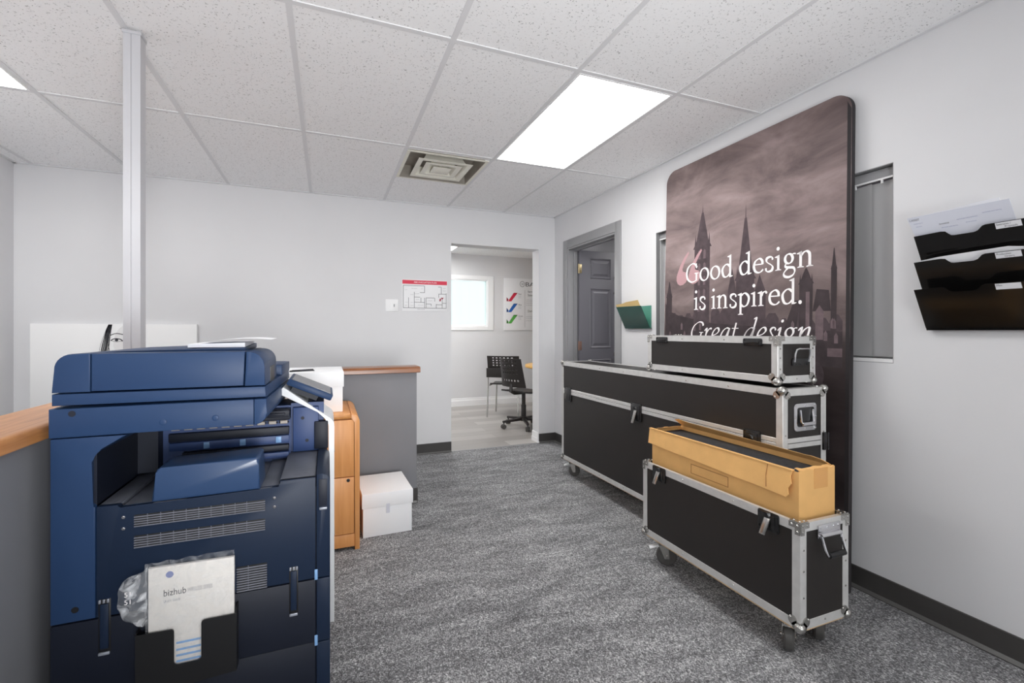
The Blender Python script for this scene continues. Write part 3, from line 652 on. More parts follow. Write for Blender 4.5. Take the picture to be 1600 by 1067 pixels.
# paper on the feeder
pp = thing('paper_sheet', 'white sheets with a curled top page lying on the copier feeder', 'paper', (-.26, 1.78, 1.142))
MB().hexa([(-.40, 1.70, 1.1505), (-.245, 1.70, 1.1505), (-.245, 1.92, 1.1595), (-.40, 1.92, 1.1595), (-.40, 1.70, 1.161), (-.245, 1.70, 1.164), (-.245, 1.92, 1.166), (-.40, 1.92, 1.163)]).build('page_pile', 'paper', pp, smooth=0)
MB().grid(lambda u, v: (-.37+u*.20, 1.70+v*.2, 1.1655+.012*math.sin(u*PI*.75)+.002*v), 14, 2).build('curled_page', 'paper', pp)

# ------------------------------------------------------------------ cabinet and white boxes
CX0, CX1, CY0, CY1, CZ = -.40, .168, 2.69, 3.22, .747
cb = thing('wooden_cabinet', 'light maple cabinet with a keyhole door behind the copier', 'cabinet', (-.1, 2.9, 0))
MB().box(CX0+.02, CX1-.02, CY0+.014, CY1-.01, .05, CZ-.02).build('carcass', 'cardin', cb, smooth=0)
ep = [(CX1-.026, 0), (CX1, 0), (CX1, CZ-.05)] + arc(CX1-.045, CZ-.045, .045, 0, 90, 8)[1:] + [(CX1-.047, CZ-.024), (CX1-.026, CZ-.045)]
MB().prism(ep, 'y', CY0-.004, CY1, .002).build('side_panel', 'maple', cb)
MB().box(CX0, CX0+.024, CY0-.002, CY1, 0, CZ-.02, .002).build('side_panel', 'maple', cb)
MB().box(CX0, CX1-.047, CY0-.004, CY1, CZ-.024, CZ, .003).build('top', 'mapletop', cb)
for z0, z1 in ((.405, .716), (.092, .401)):
    dr = MB().box(CX0+.028, CX1-.030, CY0-.003, CY0+.014, z0, z1, .0015).build('door', 'maple', cb)
    if z0 < .3: MB().lathe([(.009, 0), (.009, .003), (.006, .0035), (.006, .001), (0, .001)], (.108, CY0-.003, .385), (0, -1, 0), 18).build('keyhole', 'blackpl', dr)
MB().box(CX0+.024, CX1-.026, CY0, CY0+.014, .018, .088, .0015).build('kick_panel', 'maple', cb)
def banker(name, label, x0, x1, y0, y1, z, h, lidh, grp, skew=0.):
    t = thing(name, label, 'box', ((x0+x1)/2, (y0+y1)/2, z), grp)
    def R(q):
        a = rot2((q[0]-x0, q[1]-y0), skew); return (x0+a[0], y0+a[1], q[2])
    b = MB().prism([(x0+.006, y0+.006), (x1-.006, y0+.006), (x1-.004, y1-.006), (x0+.006, y1-.006)], 'z', z, z+h-.01, .002, f=R); b.build('box_body', 'boxwhite', t)
    MB().prism([(x0, y0), (x1, y0), (x1, y1), (x0, y1)], 'z', z+h-lidh, z+h, .003, f=R).build('lid', 'boxwhite', t)
    return t, R
t, R = banker('storage_box', 'white cardboard storage box with lid on the carpet beside the cabinet', .188, .482, 2.806, 3.19, 0, .253, .084, 'white lidded boxes', .03)
m = MB(); m.hexa([R(q) for q in ((.325, 2.8052, .13), (.345, 2.8052, .13), (.345, 2.812, .13), (.325, 2.812, .13), (.325, 2.8052, .185), (.345, 2.8052, .185), (.345, 2.812, .185), (.325, 2.812, .185))]); m.build('tape_strip', 'paper2', t, smooth=0)
t, R = banker('storage_box', 'white lidded box sitting on top of the maple cabinet', -.215, .088, 2.775, 3.20, CZ+.001, .226, .085, 'white lidded boxes')
st = thing('pen', 'dark pen with a black cap lying on the white box', 'pen', (-.14, 2.86, CZ+.227))
MB().hexa([(-.185, 2.85, 0.975), (-.065, 2.89, 0.975), (-.068, 2.905, 0.975), (-.188, 2.865, 0.975), (-.18, 2.853, 0.9845), (-.075, 2.889, 0.986), (-.077, 2.90, 0.986), (-.182, 2.864, 0.9845)], .001).build('shaft', 'ink', st)
MB().hexa([(-.195, 2.846, 0.975), (-.14, 2.864, 0.975), (-.144, 2.879, 0.975), (-.198, 2.862, 0.975), (-.19, 2.849, 0.9825), (-.14, 2.866, 0.9845), (-.143, 2.877, 0.9845), (-.193, 2.86, 0.9825)], .001).build('cap', 'blackpl', st)

# ------------------------------------------------------------------ flight cases
def corner_brace(mb, c, d, ball=True, s=.052):
    """steel corner at c; d = signs pointing into the case along x, y, z"""
    c = Vector(c); o = .0035
    for a in range(3):
        b, e = (a+1) % 3, (a+2) % 3   # plate lies in the plane normal to axis a
        n = Vector((0, 0, 0)); n[a] = -d[a]
        ub = Vector((0, 0, 0)); ub[b] = d[b]; ue = Vector((0, 0, 0)); ue[e] = d[e]
        base = c+n*.0005
        def plate(pts):
            A = [mb.bm.verts.new(base+ub*p+ue*q) for p, q in pts]; B = [mb.bm.verts.new(base+ub*p+ue*q+n*o) for p, q in pts]
            mb.bm.faces.new(A[::-1]); mb.bm.faces.new(B)
            for i in range(len(pts)): j = (i+1) % len(pts); mb.bm.faces.new((A[i], A[j], B[j], B[i]))
        if ball:
            plate([(0, 0), (s*.55, 0), (s*.62, s*.30), (s*.30, s*.62), (0, s*.55)])
            plate([(s*.35+x, s*.35+y) for x, y in [(s*.62*math.cos(k*PI/8)*.55+s*.2, s*.62*math.sin(k*PI/8)*.55+s*.2) for k in range(16)]])
            p = base+ub*s*.72+ue*s*.72+n*o
            mb.cyl(p, p+n*.003, .005, .003, n=10)
        else:
            plate([(0, 0), (s*.95, 0), (s*.95, s*.42), (s*.42, s*.42), (s*.42, s*.95), (0, s*.95)])
            for q in ((.7, .2), (.2, .7), (.2, .2)):
                p = base+ub*s*q[0]+ue*s*q[1]+n*o; mb.cyl(p, p+n*.0025, .0042, .0025, n=10)
    if ball: mb.ball(c+Vector(d)*.007, .0195, 16)

def latch(parent, x, y0, y1, z0, z1, tongue=True):
    """butterfly latch dish in a face at x = const facing -x"""
    yc = (y0+y1)/2; zc = (z0+z1)/2
    o = MB().prism(rrect(y0, y1, z0, z1, .008, 3), 'x', x-.005, x+.001, .0015).build('latch', 'blacksteel', parent)
    i = MB().prism(rrect(y0+.014, y1-.014, z0+.012, z1-.012, .006, 3), 'x', x-.0075, x-.005, .001)
    for yy in (y0+.007, y1-.007):
        for zz in (z0+.008, z1-.008): i.lathe([(.004, 0), (.0035, .002), (0, .0025)], (x-.005, yy, zz), (-1, 0, 0), 10)
    i.build('latch_dish', 'blacksteel', o)
    if tongue:
        MB().hexa([(x-.012, yc-.011, zc+.012), (x-.012, yc+.011, zc+.012), (x-.005, yc+.011, zc+.012), (x-.005, yc-.011, zc+.012), (x-.016, yc-.014+.012, zc+.035), (x-.016, yc+.014+.012, zc+.035), (x-.006, yc+.014, zc+.035), (x-.006, yc-.014, zc+.035)], .001).build('latch_plate', 'blacksteel', o)
        MB().hexa([(x-.03, yc-.006, z0-.012), (x-.03, yc+.020, z0-.012), (x-.024, yc+.020, z0-.012), (x-.024, yc-.006, z0-.012), (x-.012, yc-.014, zc+.014), (x-.012, yc+.010, zc+.014), (x-.006, yc+.010, zc+.014), (x-.006, yc-.014, zc+.014)], .001).build('latch_tongue', 'steel', o)
    return o

def caster(parent, x, y, ztop, r, ang, brake):
    """swivel caster whose wheel stands on the carpet"""
    w = .034; c = math.cos(ang); s = math.sin(ang); off = .022
    f = lambda px, py, pz: (x+px*c-py*s, y+px*s+py*c, pz)
    m = MB().box(x-.036, x+.036, y-.03, y+.03, ztop-.006, ztop+.0005, .001).cyl((x, y, ztop-.006), (x, y, ztop-.02), .02, .024)
    for sgn in (-1, 1):
        m.hexa([f(-.022, sgn*(w/2+.002), ztop-.022), f(.03, sgn*(w/2+.002), ztop-.022), f(.03, sgn*(w/2+.006), ztop-.022), f(-.022, sgn*(w/2+.006), ztop-.022)] +
               [f(-.02, sgn*(w/2+.002), ztop-.014), f(.02, sgn*(w/2+.002), ztop-.014), f(.02, sgn*(w/2+.006), ztop-.014), f(-.02, sgn*(w/2+.006), ztop-.014)])
        m.hexa([f(off-.012, sgn*(w/2+.002), r-.012), f(off+.012, sgn*(w/2+.002), r-.012), f(off+.012, sgn*(w/2+.006), r-.012), f(off-.012, sgn*(w/2+.006), r-.012),
                f(-.02, sgn*(w/2+.002), ztop-.018), f(.028, sgn*(w/2+.002), ztop-.018), f(.028, sgn*(w/2+.006), ztop-.018), f(-.02, sgn*(w/2+.006), ztop-.018)])
    m.hexa([f(-.02, -w/2-.006, ztop-.024), f(.025, -w/2-.006, ztop-.024), f(.025, w/2+.006, ztop-.024), f(-.02, w/2+.006, ztop-.024), f(-.02, -w/2-.006, ztop-.014), f(.025, -w/2-.006, ztop-.014), f(.025, w/2+.006, ztop-.014), f(-.02, w/2+.006, ztop-.014)])
    m.cyl(f(off, -w/2-.009, r), f(off, w/2+.009, r), .007)
    o = m.build('caster', 'steel', parent)
    MB().lathe([(r*.55, -w/2), (r*.9, -w/2), (r, -w/2+.006), (r, w/2-.006), (r*.9, w/2), (r*.55, w/2), (r*.5, w/2-.006), (0, w/2-.004)], f(off, 0, r), (-s, c, 0), 28).build('wheel', 'rubber', o)
    if brake:
        MB().hexa([f(-.062, -.017, ztop-.046), f(-.016, -.015, ztop-.03), f(-.016, .015, ztop-.03), f(-.062, .017, ztop-.046), f(-.064, -.017, ztop-.040), f(-.016, -.015, ztop-.022), f(-.016, .015, ztop-.022), f(-.064, .017, ztop-.040)], .002).build('brake_lever', 'whitepl', o)
    return o

def flight_case(label, X0, X1, Y0, Y1, Z0, Z1, split=None, tops='flat', bots='ball', lid=True, wall=.009, ew=.03):
    t = thing('flight_case', label, 'road case', ((X0+X1)/2, (Y0+Y1)/2, Z0 if Z0 > .5 else 0), 'black flight cases')
    if lid:
        if split:
            MB().box(X0, X1, Y0, Y1, Z0, split-.001).build('body', 'lam', t, smooth=0)
            MB().box(X0, X1, Y0, Y1, split+.001, Z1).build('lid', 'lam', t, smooth=0)
        else: MB().box(X0, X1, Y0, Y1, Z0, Z1).build('body', 'lam', t, smooth=0)
    else:
        b = MB().box(X0, X1, Y0, Y0+wall, Z0, Z1).box(X0, X1, Y1-wall, Y1, Z0, Z1).box(X0, X0+wall, Y0+wall, Y1-wall, Z0, Z1).box(X1-wall, X1, Y0+wall, Y1-wall, Z0, Z1).box(X0+wall, X1-wall, Y0+wall, Y1-wall, Z0, Z0+wall)
        b.build('body', 'lam', t, smooth=0)
    e = MB(); k = .0022
    # L-shaped aluminium along every edge
    for z0, z1, zo in ((Z0, Z0+ew, Z0-k), (Z1-ew, Z1, Z1)):
        for x0, x1 in ((X0-k, X0), (X1, X1+k)): e.box(x0, x1, Y0-k, Y1+k, z0, z1, .0008, 1)
        for y0, y1 in ((Y0-k, Y0), (Y1, Y1+k)): e.box(X0, X1, y0, y1, z0, z1, .0008, 1)
        top_ins = ew if lid or zo < Z0 else wall+.004
        e.box(X0-k, X0+top_ins, Y0-k, Y1+k, zo, zo+k).box(X1-top_ins, X1+k, Y0-k, Y1+k, zo, zo+k)
        e.box(X0+top_ins, X1-top_ins, Y0-k, Y0+top_ins, zo, zo+k).box(X0+top_ins, X1-top_ins, Y1-top_ins, Y1+k, zo, zo+k)
    for x0, x1, xs in ((X0-k, X0, 1), (X1, X1+k, -1)):
        for ya, yb in ((Y0-k, Y0+ew), (Y1-ew, Y1+k)): e.box(x0, x1, ya, yb, Z0+ew, Z1-ew, .0008, 1)
    for y0, y1 in ((Y0-k, Y0), (Y1, Y1+k)):
        for xa, xb in ((X0, X0+ew), (X1-ew, X1)): e.box(xa, xb, y0, y1, Z0+ew, Z1-ew, .0008, 1)
    if split:
        for dz0, dz1 in ((-.022, -.0015), (.0015, .022)):
            e.box(X0-k*1.5, X0, Y0+ew, Y1-ew, split+dz0, split+dz1, .0008, 1).box(X0+ew, X1-ew, Y0-k*1.5, Y0, split+dz0, split+dz1, .0008, 1)
            e.box(X1, X1+k*1.5, Y0+ew, Y1-ew, split+dz0, split+dz1, .0008, 1).box(X0+ew, X1-ew, Y1, Y1+k*1.5, split+dz0, split+dz1, .0008, 1)
    e.build('edge_trim', 'alu', t)
    rv = MB()
    n = max(3, int((Y1-Y0)/.28))
    for i in range(1, n):
        y = Y0+(Y1-Y0)*i/n
        for z in (Z0+ew*.5, Z1-ew*.5): rv.lathe([(.0042, 0), (.003, .0018), (0, .002)], (X0-k, y, z), (-1, 0, 0), 8)
    for z in [Z0+(Z1-Z0)*q for q in (.3, .55, .75)]:
        for xx in (X0+ew*.5, X1-ew*.5): rv.lathe([(.0042, 0), (.003, .0018), (0, .002)], (xx, Y0-k, z), (0, -1, 0), 8)
    rv.lathe([(.0042, 0), (.003, .0018), (0, .002)], ((X0+X1)/2, Y0-k, Z0+ew*.5), (0, -1, 0), 8)
    rv.build('rivet_dots', 'steel', t)
    for xs in (0, 1):
        for ys in (0, 1):
            for zs in (0, 1):
                kind = tops if zs else bots
                c = ((X1+k if xs else X0-k), (Y1+k if ys else Y0-k), (Z1+k if zs else Z0-k))
                cm = MB(); corner_brace(cm, c, (-1 if xs else 1, -1 if ys else 1, -1 if zs else 1), kind == 'ball', .05 if kind == 'ball' else .044)
                cm.build('corner', 'steel', t)
    return t

A = flight_case('longest black flight case with silver edges, standing on casters against the wall', 1.85, 2.125, 1.44, 3.485, .136, .945, split=.706, tops='ball', bots='ball')
for y0, y1 in ((3.32, 3.43), (2.41, 2.52), (1.545, 1.64)): latch(A, 1.8467, y0, y1, .625, .74, tongue=y0 < 3)
MB().box(1.853, 2.122, 1.443, 3.482, .128, .1335).build('base_board', 'ply', A, smooth=0)
for x, y, b in ((1.895, 3.40, True), (1.895, 1.53, False), (2.08, 3.40, False), (2.08, 1.53, False)): caster(A, x, y, .1275, .046, -.55 if b else .6, b)
# recessed spring handle in the end
hd = MB().prism(rrect(1.915, 2.06, .757, .88, .018, 4), 'y', 1.4335, 1.4405, .002)
for xx in (1.925, 1.9875, 2.05):
    for zz in (.767, .87): hd.lathe([(.004, 0), (.003, .002), (0, .0024)], (xx, 1.4335, zz), (0, -1, 0), 10)
for xx in (1.922, 2.053): hd.lathe([(.004, 0), (.003, .002), (0, .0024)], (xx, 1.4335, .8185), (0, -1, 0), 10)
hd = hd.build('handle_dish', 'chrome', A)
MB().prism(rrect(1.935, 2.04, .776, .862, .01, 4), 'y', 1.432, 1.434).build('dish_recess', 'blacksteel', hd)
MB().tube([(1.947, 1.43, .852), (1.947, 1.424, .80), (1.955, 1.422, .79), (2.02, 1.422, .79), (2.028, 1.424, .80), (2.028, 1.43, .852)], .0055).cyl((1.95, 1.423, .79), (2.025, 1.423, .79), .009).build('grip', 'chrome', hd)
MB().box(2.1, 2.134, 1.428, 1.438, .66, .74, .002).cyl((2.13, 1.43, .66), (2.13, 1.43, .74), .006).build('hinge', 'blacksteel', A)

B = flight_case('small black flight case with silver edges lying on top of the longest case', 1.87, 2.11, 1.48, 2.375, .970, 1.174, tops='flat', bots='ball')
for y0, y1 in ((2.195, 2.295), (1.555, 1.66)): latch(B, 1.8672, y0, y1, 1.132, 1.168, tongue=False)
hb = MB()
for xx in (1.965, 1.985, 2.012, 2.039, 2.062): hb.lathe([(.0045, 0), (.003, .0025), (0, .003)], (xx, 1.474, 1.052), (0, -1, 0), 10)
hb.prism(rrect(1.957, 2.07, 1.044, 1.078, .006, 3), 'y', 1.474, 1.4785, .001)
hb = hb.build('handle_plate', 'blacksteel', B)
MB().tube([(1.968, 1.472, 1.062), (1.966, 1.466, 1.10), (1.972, 1.464, 1.118), (1.985, 1.463, 1.122), (2.045, 1.463, 1.122), (2.058, 1.464, 1.118), (2.062, 1.466, 1.10), (2.06, 1.472, 1.062)], .0045).build('handle_loop', 'chrome', hb)

Cc = flight_case('open-topped black flight case with a cardboard box in its top', 1.56, 1.815, 1.146, 2.02, .138, .515, tops='flat', bots='ball', lid=False)
for y0, y1 in ((1.845, 1.94), (1.225, 1.315)): latch(Cc, 1.5575, y0, y1, .445, .517)
MB().box(1.562, 1.813, 1.148, 2.018, .128, .1355).build('base_board', 'ply', Cc, smooth=0)
for x, y, b in ((1.605, 1.93, True), (1.605, 1.225, False), (1.77, 1.93, False), (1.77, 1.225, False)): caster(Cc, x, y, .1275, .05, -.55 if b else .72, b)
MB().box(1.57, 1.805, 1.156, 2.01, .48, .494).build('inner_tray', 'foam', Cc, smooth=0)
hp = MB().box(1.643, 1.762, 1.137, 1.144, .452, .50, .002)
for xx in (1.655, 1.69, 1.725, 1.75): hp.lathe([(.004, 0), (.003, .002), (0, .0024)], (xx, 1.137, .49), (0, -1, 0), 10)
hp = hp.build('handle_plate', 'chrome', Cc)
MB().tube([(1.652, 1.132, .462), (1.652, 1.118, .42), (1.656, 1.112, .40), (1.75, 1.112, .40), (1.754, 1.118, .42), (1.754, 1.132, .462)], .0055).cyl((1.65, 1.133, .463), (1.756, 1.133, .463), .008).build('handle_loop', 'chrome', hp)
MB().cyl((1.662, 1.112, .40), (1.744, 1.112, .40), .010).build('grip', 'blackpl', hp)

# ------------------------------------------------------------------ cardboard box in the open case
bx = thing('cardboard_box', 'long open cardboard box with torn flaps resting in the open case', 'box', (1.70, 1.59, .495))
X0, X1, Y0, Y1, Z0, Z1 = 1.60, 1.795, 1.18, 2.0, .495, .685
w = .005
def jag(a, b, n, amp, fz):
    return [(a+(b-a)*i/n, fz+random.uniform(-amp, amp)) for i in range(n+1)]
m = MB(); m.box(X0, X1, Y0, Y1, Z0, Z0+w)
m.prism([(Y0, Z0), (Y1, Z0)] + jag(Y1, Y0, 24, .0015, Z1), 'x', X0, X0+w)
m.prism([(Y0, Z0), (Y1, Z0)] + jag(Y1, Y0, 24, .0015, Z1+.005), 'x', X1-w, X1)
m.prism([(X0+w, Z0), (X1-w, Z0)] + jag(X1-w, X0+w, 10, .004, Z1+.004), 'y', Y0, Y0+w)
m.prism([(X0+w, Z0), (X1-w, Z0)] + jag(X1-w, X0+w, 10, .005, Z1), 'y', Y1-w, Y1)
m.build('box_body', 'card', bx, smooth=0)
# front flap folded right down, split near its near end and torn along the hem
fl = [(2.012, Z1+.004), (2.01, .612)] + [(1.95-.12*i+random.uniform(-.01, .01), .610-.0035*i+random.uniform(-.0015, .0015)) for i in range(6)] + [(1.215, .588), (1.207, .60), (1.212, .62), (1.2, .64), (1.206, .665), (1.20, Z1+.003)]
m = MB().prism(fl, 'x', X0-.0085, X0-.004, f=lambda q: (q[0]-.014*(Z1-q[2])/.1, q[1], q[2])).box(X0-.011, X0+.004, 1.2, 2.012, Z1+.001, Z1+.005)
m.build('front_flap', 'card', bx, smooth=0)
MB().prism([(1.30, .688), (1.303, .64), (1.298, .60), (1.301, .60), (1.306, .645), (1.303, .688)], 'x', X0-.0100, X0-.0083, f=lambda q: (q[0]-.014*(Z1-q[2])/.1, q[1], q[2])).build('flap_tear', 'cardin', bx, smooth=0)
# back flap standing up and leaning inwards
m = MB()
bf = [(Y1-.02, 0), (Y0+.005, 0), (Y0+.03, .03), (1.25, .042), (1.27, .038), (1.9, .062), (1.96, .075), (Y1, .06)]
m.prism(bf, 'x', 0, .004, f=lambda q: (X1-.004+q[0]-q[2]*.75, q[1], Z1+.003+q[2]*.62)); m.build('back_flap', 'card', bx, smooth=0)
# ragged end flap
m = MB(); ed = jag(X0+.01, X1-.02, 12, .008, .035)
m.prism([(X0+.01, 0)] + ed[0:] + [(X1-.02, 0)], 'y', 0, .004, f=lambda q: (q[0], Y1-.004+q[1]-q[2]*.9, Z1+q[2]*.28)); m.build('end_flap', 'card', bx, smooth=0)
m = MB(); ed = jag(X0+.01, X1-.01, 12, .006, .02)
m.prism([(X0+.01, 0)] + ed + [(X1-.01, 0)], 'y', 0, .004, f=lambda q: (q[0], Y0+q[1]+q[2]*.9, Z1+.002+q[2]*.25)); m.build('end_flap', 'card', bx, smooth=0)
MB().box(1.68, 1.755, Y0-.0008, Y0, .615, .69).build('tape_patch', 'tape', bx, smooth=0)
m = MB()
for a, b, c, d_ in ((1.50, 1.72, .572, .575), (1.50, 1.72, .53, .5325), (1.50, 1.503, .53, .575), (1.717, 1.72, .53, .575)): m.box(X0-.0008, X0, a, b, c, d_)
m.build('stamp_outline', 'cardin', bx, smooth=0)
fo = MB().box(X0+.012, X1-.012, Y0+.012, Y1-.012, Z0+w+.001, Z1-.014, .004).build('foam_sheet', 'foam'); tag(fo, 'black foam filling the top of the torn cardboard box', 'foam')

# ------------------------------------------------------------------ tall printed banner leaning on the wall
BW, BH = 1.262, 2.331
def bp(s, z, o=0.): return (2.20+.03*z+o, 2.651+.0107*z-s, z)
bn = thing('display_banner', 'tall dark printed fabric banner leaning on the wall behind the flight cases', 'banner', (2.2, 2.01, 0))
out = [(0, .006), (BW, .006)] + arc(BW-.085, BH-.085, .085, 0, 90, 10) + arc(.085, BH-.085, .085, 90, 180, 10)
MB().prism(out, 'x', .003, .028, .004, 2, f=lambda q: bp(q[1], q[2], q[0])).build('tube_frame', 'bannerside', bn)
MB().prism(out, 'x', 0, .003, f=lambda q: bp(q[1], q[2], q[0])).build('fabric_panel', 'banner', bn)
E = .0012
def onb(pts, e=E): return [bp(s, z, -e) for s, z in pts]
def printed(name, polys, mname, e=E):
    m = MB()
    for p in polys: m.poly(onb(p, e))
    return m.build(name, mname, bn, smooth=0, recalc=False)
printed('border_print', [[(BW-.018, .03), (BW, .03), (BW, BH-.09), (BW-.018, BH-.05)]], 'bannerside', .0005)
# town silhouette, generic towers and steep roofs
def tower(x0, x1, z0, z1, top, spire=None):
    w = x1-x0; p = [[(x0, z0), (x1, z0), (x1, z1), (x0, z1)], [(x0-w*.1, z1), (x1+w*.1, z1), (x1-w*.08, z1+w*.3), (x0+w*.08, z1+w*.3)]]
    c = (x0+x1)/2
    p.append([(x0+w*.1, z1+w*.3), (x1-w*.1, z1+w*.3), (c+w*.06, top), (c-w*.06, top)])
    for q in (x0, x1-w*.12): p.append([(q, z1+w*.2), (q+w*.12, z1+w*.2), (q+w*.06, z1+w*.75)])
    if spire: p.append([(c-w*.03, top-.01), (c+w*.03, top-.01), (c, spire)])
    return p
far_b = []
xs = [0.01, .06, .13, .2, .27, .34, .43, .5, .58, .66, .74, .82, .9, .96, 1.03, 1.1, 1.17, 1.23]
for a, b in zip(xs, xs[1:]):
    h = 1.26+random.uniform(-.03, .07); far_b.append([(a, 1.03), (b, 1.03), (b, h), (b-.02, h+.03), (a+.02, h+.03), (a, h)])
printed('town_print', far_b, 'sil', .0005)
pol = [[(.01, 1.03), (1.23, 1.03), (1.23, 1.2), (.9, 1.22), (.45, 1.25), (.14, 1.31), (.06, 1.34), (.01, 1.40)]]
printed('trees_print', pol, 'sil2', .0007)
for tw, mn_, e_ in ((tower(.283, .415, 1.25, 1.74, 1.97, 2.03), 'sil', .0009), (tower(.62, .745, 1.25, 1.50, 1.86, 1.95) + [[(.56, 1.25), (.62, 1.25), (.62, 1.44), (.59, 1.58), (.56, 1.44)], [(.745, 1.25), (.82, 1.25), (.82, 1.42), (.78, 1.52), (.745, 1.42)]], 'sil', .0009),
                    (tower(.02, .075, 1.3, 1.44, 1.55), 'sil2', .0010), (tower(1.015, 1.085, 1.1, 1.44, 1.52), 'sil2', .0010), (tower(1.175, 1.202, 1.05, 1.5, 1.60), 'sil2', .0010)):
    printed('tower_print', tw, mn_, e_)
printed('gable_print', [[(.91, 1.15), (.99, 1.15), (1.02, 1.36), (.985, 1.36)], [(1.085, 1.3), (1.175, 1.3), (1.165, 1.40), (1.105, 1.41)]], 'sil2', .0010)
det = []
for k in range(26):
    s_, z_ = random.uniform(.02, 1.2), random.uniform(1.06, 1.24); det.append([(s_, z_), (s_+.018, z_), (s_+.018, z_+.035), (s_+.009, z_+.05), (s_, z_+.035)])
for k in range(5):
    z_ = 1.33+k*.085; det += [[(.315, z_), (.335, z_), (.335, z_+.05), (.325, z_+.06), (.315, z_+.05)], [(.36, z_), (.38, z_), (.38, z_+.05), (.37, z_+.06), (.36, z_+.05)]]
det += [[(1.1, 1.16), (1.14, 1.16), (1.14, 1.30), (1.12, 1.33), (1.1, 1.30)], [(1.05, 1.1), (1.07, 1.1), (1.07, 1.4), (1.05, 1.4)], [(1.16, 1.08), (1.23, 1.08), (1.23, 1.12), (1.16, 1.12)]]
printed('facade_pattern', det, 'sil3', .0011)
printed('disc_print', [[(1.10+.045*math.cos(a*PI/12), .985+.07*math.sin(a*PI/12)) for a in range(24)]], 'sil', .0009)

# a small hand-cut roman alphabet: strokes of a broad pen plus serifs
def cr(pts, n=10, closed=False):
    P = [Vector((p[0], p[1])) for p in pts]; o = []; N = len(P)
    for i in range(N if closed else N-1):
        p0 = P[(i-1) % N] if (closed or i > 0) else P[0]*2-P[1]; p1 = P[i]; p2 = P[(i+1) % N]; p3 = P[(i+2) % N] if (closed or i < N-2) else P[-1]*2-P[-2]
        for k in range(n):
            t = k/n; o.append(.5*((2*p1)+(p2-p0)*t+(2*p0-5*p1+4*p2-p3)*t*t+(3*p1-p0-3*p2+p3)*t**3))
    if not closed: o.append(P[-1])
    return o
THK, THN, NIB = .088, .034, math.radians(14)
def pen(pts, closed=False, curve=True, thick=THK, thin=THN, nib=NIB, taper=False):
    c = cr(pts, 10, closed) if curve else [Vector(p) for p in pts]
    N = len(c); q = []; Lr = []
    for i, p in enumerate(c):
        a = c[(i-1) % N] if (closed or i > 0) else p; b = c[(i+1) % N] if (closed or i < N-1) else p
        d = (b-a).normalized(); h = .5*(thin+(thick-thin)*abs(math.sin(math.atan2(d.y, d.x)-nib))**1.3)
        if taper: h *= min(1, .35+1.3*min(i, N-1-i)/N*2)
        n = Vector((-d.y, d.x)); Lr.append((p+n*h, p-n*h))
    for i in range(N if closed else N-1):
        A_, B_ = Lr[i], Lr[(i+1) % N]; q.append([tuple(A_[0]), tuple(A_[1]), tuple(B_[1]), tuple(B_[0])])
    return q
def stem(x, z0, z1, foot=True, flag=True, w=.084):
    q = [[(x-w/2, z0), (x+w/2, z0), (x+w/2, z1), (x-w/2, z1-.02)]]
    if foot: q.append([(x-.105, z0), (x+.105, z0), (x+.105, z0+.018), (x+w/2, z0+.04), (x-w/2, z0+.04), (x-.105, z0+.018)])
    if flag: q.append([(x-w/2+.01, z1-.075), (x-.125, z1-.055), (x-.125, z1-.035), (x+w/2-.02, z1+.012), (x+w/2, z1+.012), (x+w/2, z1-.075)])
    return q
def disc(x, z, r): return [[(x+r*math.cos(k*PI/8), z+r*math.sin(k*PI/8)) for k in range(16)]]
XH, AS = .44, .72
def ring(cx_, cz_, rx, rz): return [(cx_+rx*math.cos(a*PI/4), cz_+rz*math.sin(a*PI/4)) for a in range(8)]
def g_o(): return pen(ring(.26, .22, .195, .215), True), .52
def g_d(): return pen([(.39, .36), (.30, .425), (.20, .42), (.09, .32), (.075, .2), (.13, .06), (.23, .02), (.33, .06), (.40, .13)]) + stem(.415, .0, AS, False) + [[(.40, .0), (.457, .0), (.53, .03), (.53, .048), (.457, .05)]], .545
def g_e(): return pen([(.085, .268), (.40, .262)], False, False, .04, .034) + pen([(.395, .25), (.385, .36), (.31, .43), (.23, .43), (.12, .36), (.075, .22), (.12, .08), (.23, .02), (.33, .03), (.425, .10)]), .455
def g_s(): return pen([(.31, .34), (.28, .42), (.19, .435), (.10, .40), (.09, .32), (.15, .26), (.25, .20), (.31, .13), (.28, .04), (.18, .005), (.09, .03), (.065, .12)], thin=.032, thick=.085, nib=math.radians(-35)), .375
def g_i(): return stem(.13, 0, XH) + disc(.12, .635, .056), .26
def g_n(): return stem(.13, 0, XH) + pen([(.15, .33), (.23, .41), (.32, .43), (.395, .37), (.41, .27)]) + stem(.41, 0, .30, True, False), .55
def g_p(): return stem(.13, -.24, XH) + pen([(.16, .36), (.25, .425), (.34, .42), (.44, .33), (.455, .22), (.40, .08), (.30, .02), (.21, .03), (.15, .08)]), .53
def g_r(): return stem(.13, 0, XH) + pen([(.15, .30), (.20, .39), (.27, .425), (.33, .41)]) + disc(.325, .395, .04), .37
def g_dot(): return disc(.1, .045, .056), .22
def g_g(): return pen(ring(.225, .295, .125, .135), True) + pen([(.31, .385), (.38, .42), (.45, .41)], thick=.05) + pen([(.15, .18), (.105, .11), (.15, .06), (.26, .045), (.385, .02), (.42, -.08), (.36, -.18), (.22, -.225), (.09, -.19), (.06, -.11), (.12, -.03), (.2, .03)], thin=.036, thick=.075, nib=math.radians(60)), .475
def g_G(): return pen([(.60, .50), (.54, .60), (.43, .655), (.30, .64), (.14, .53), (.075, .33), (.13, .13), (.28, .02), (.42, .005), (.55, .04), (.61, .08)]) + stem(.585, .04, .30, False, False) + [[(.48, .285), (.69, .285), (.69, .303), (.63, .318), (.54, .318), (.48, .303)], [(.585, .47), (.615, .47), (.60, .66), (.575, .64)]], .72
def g_q():
    m_ = [(.16, .0)]; return m_
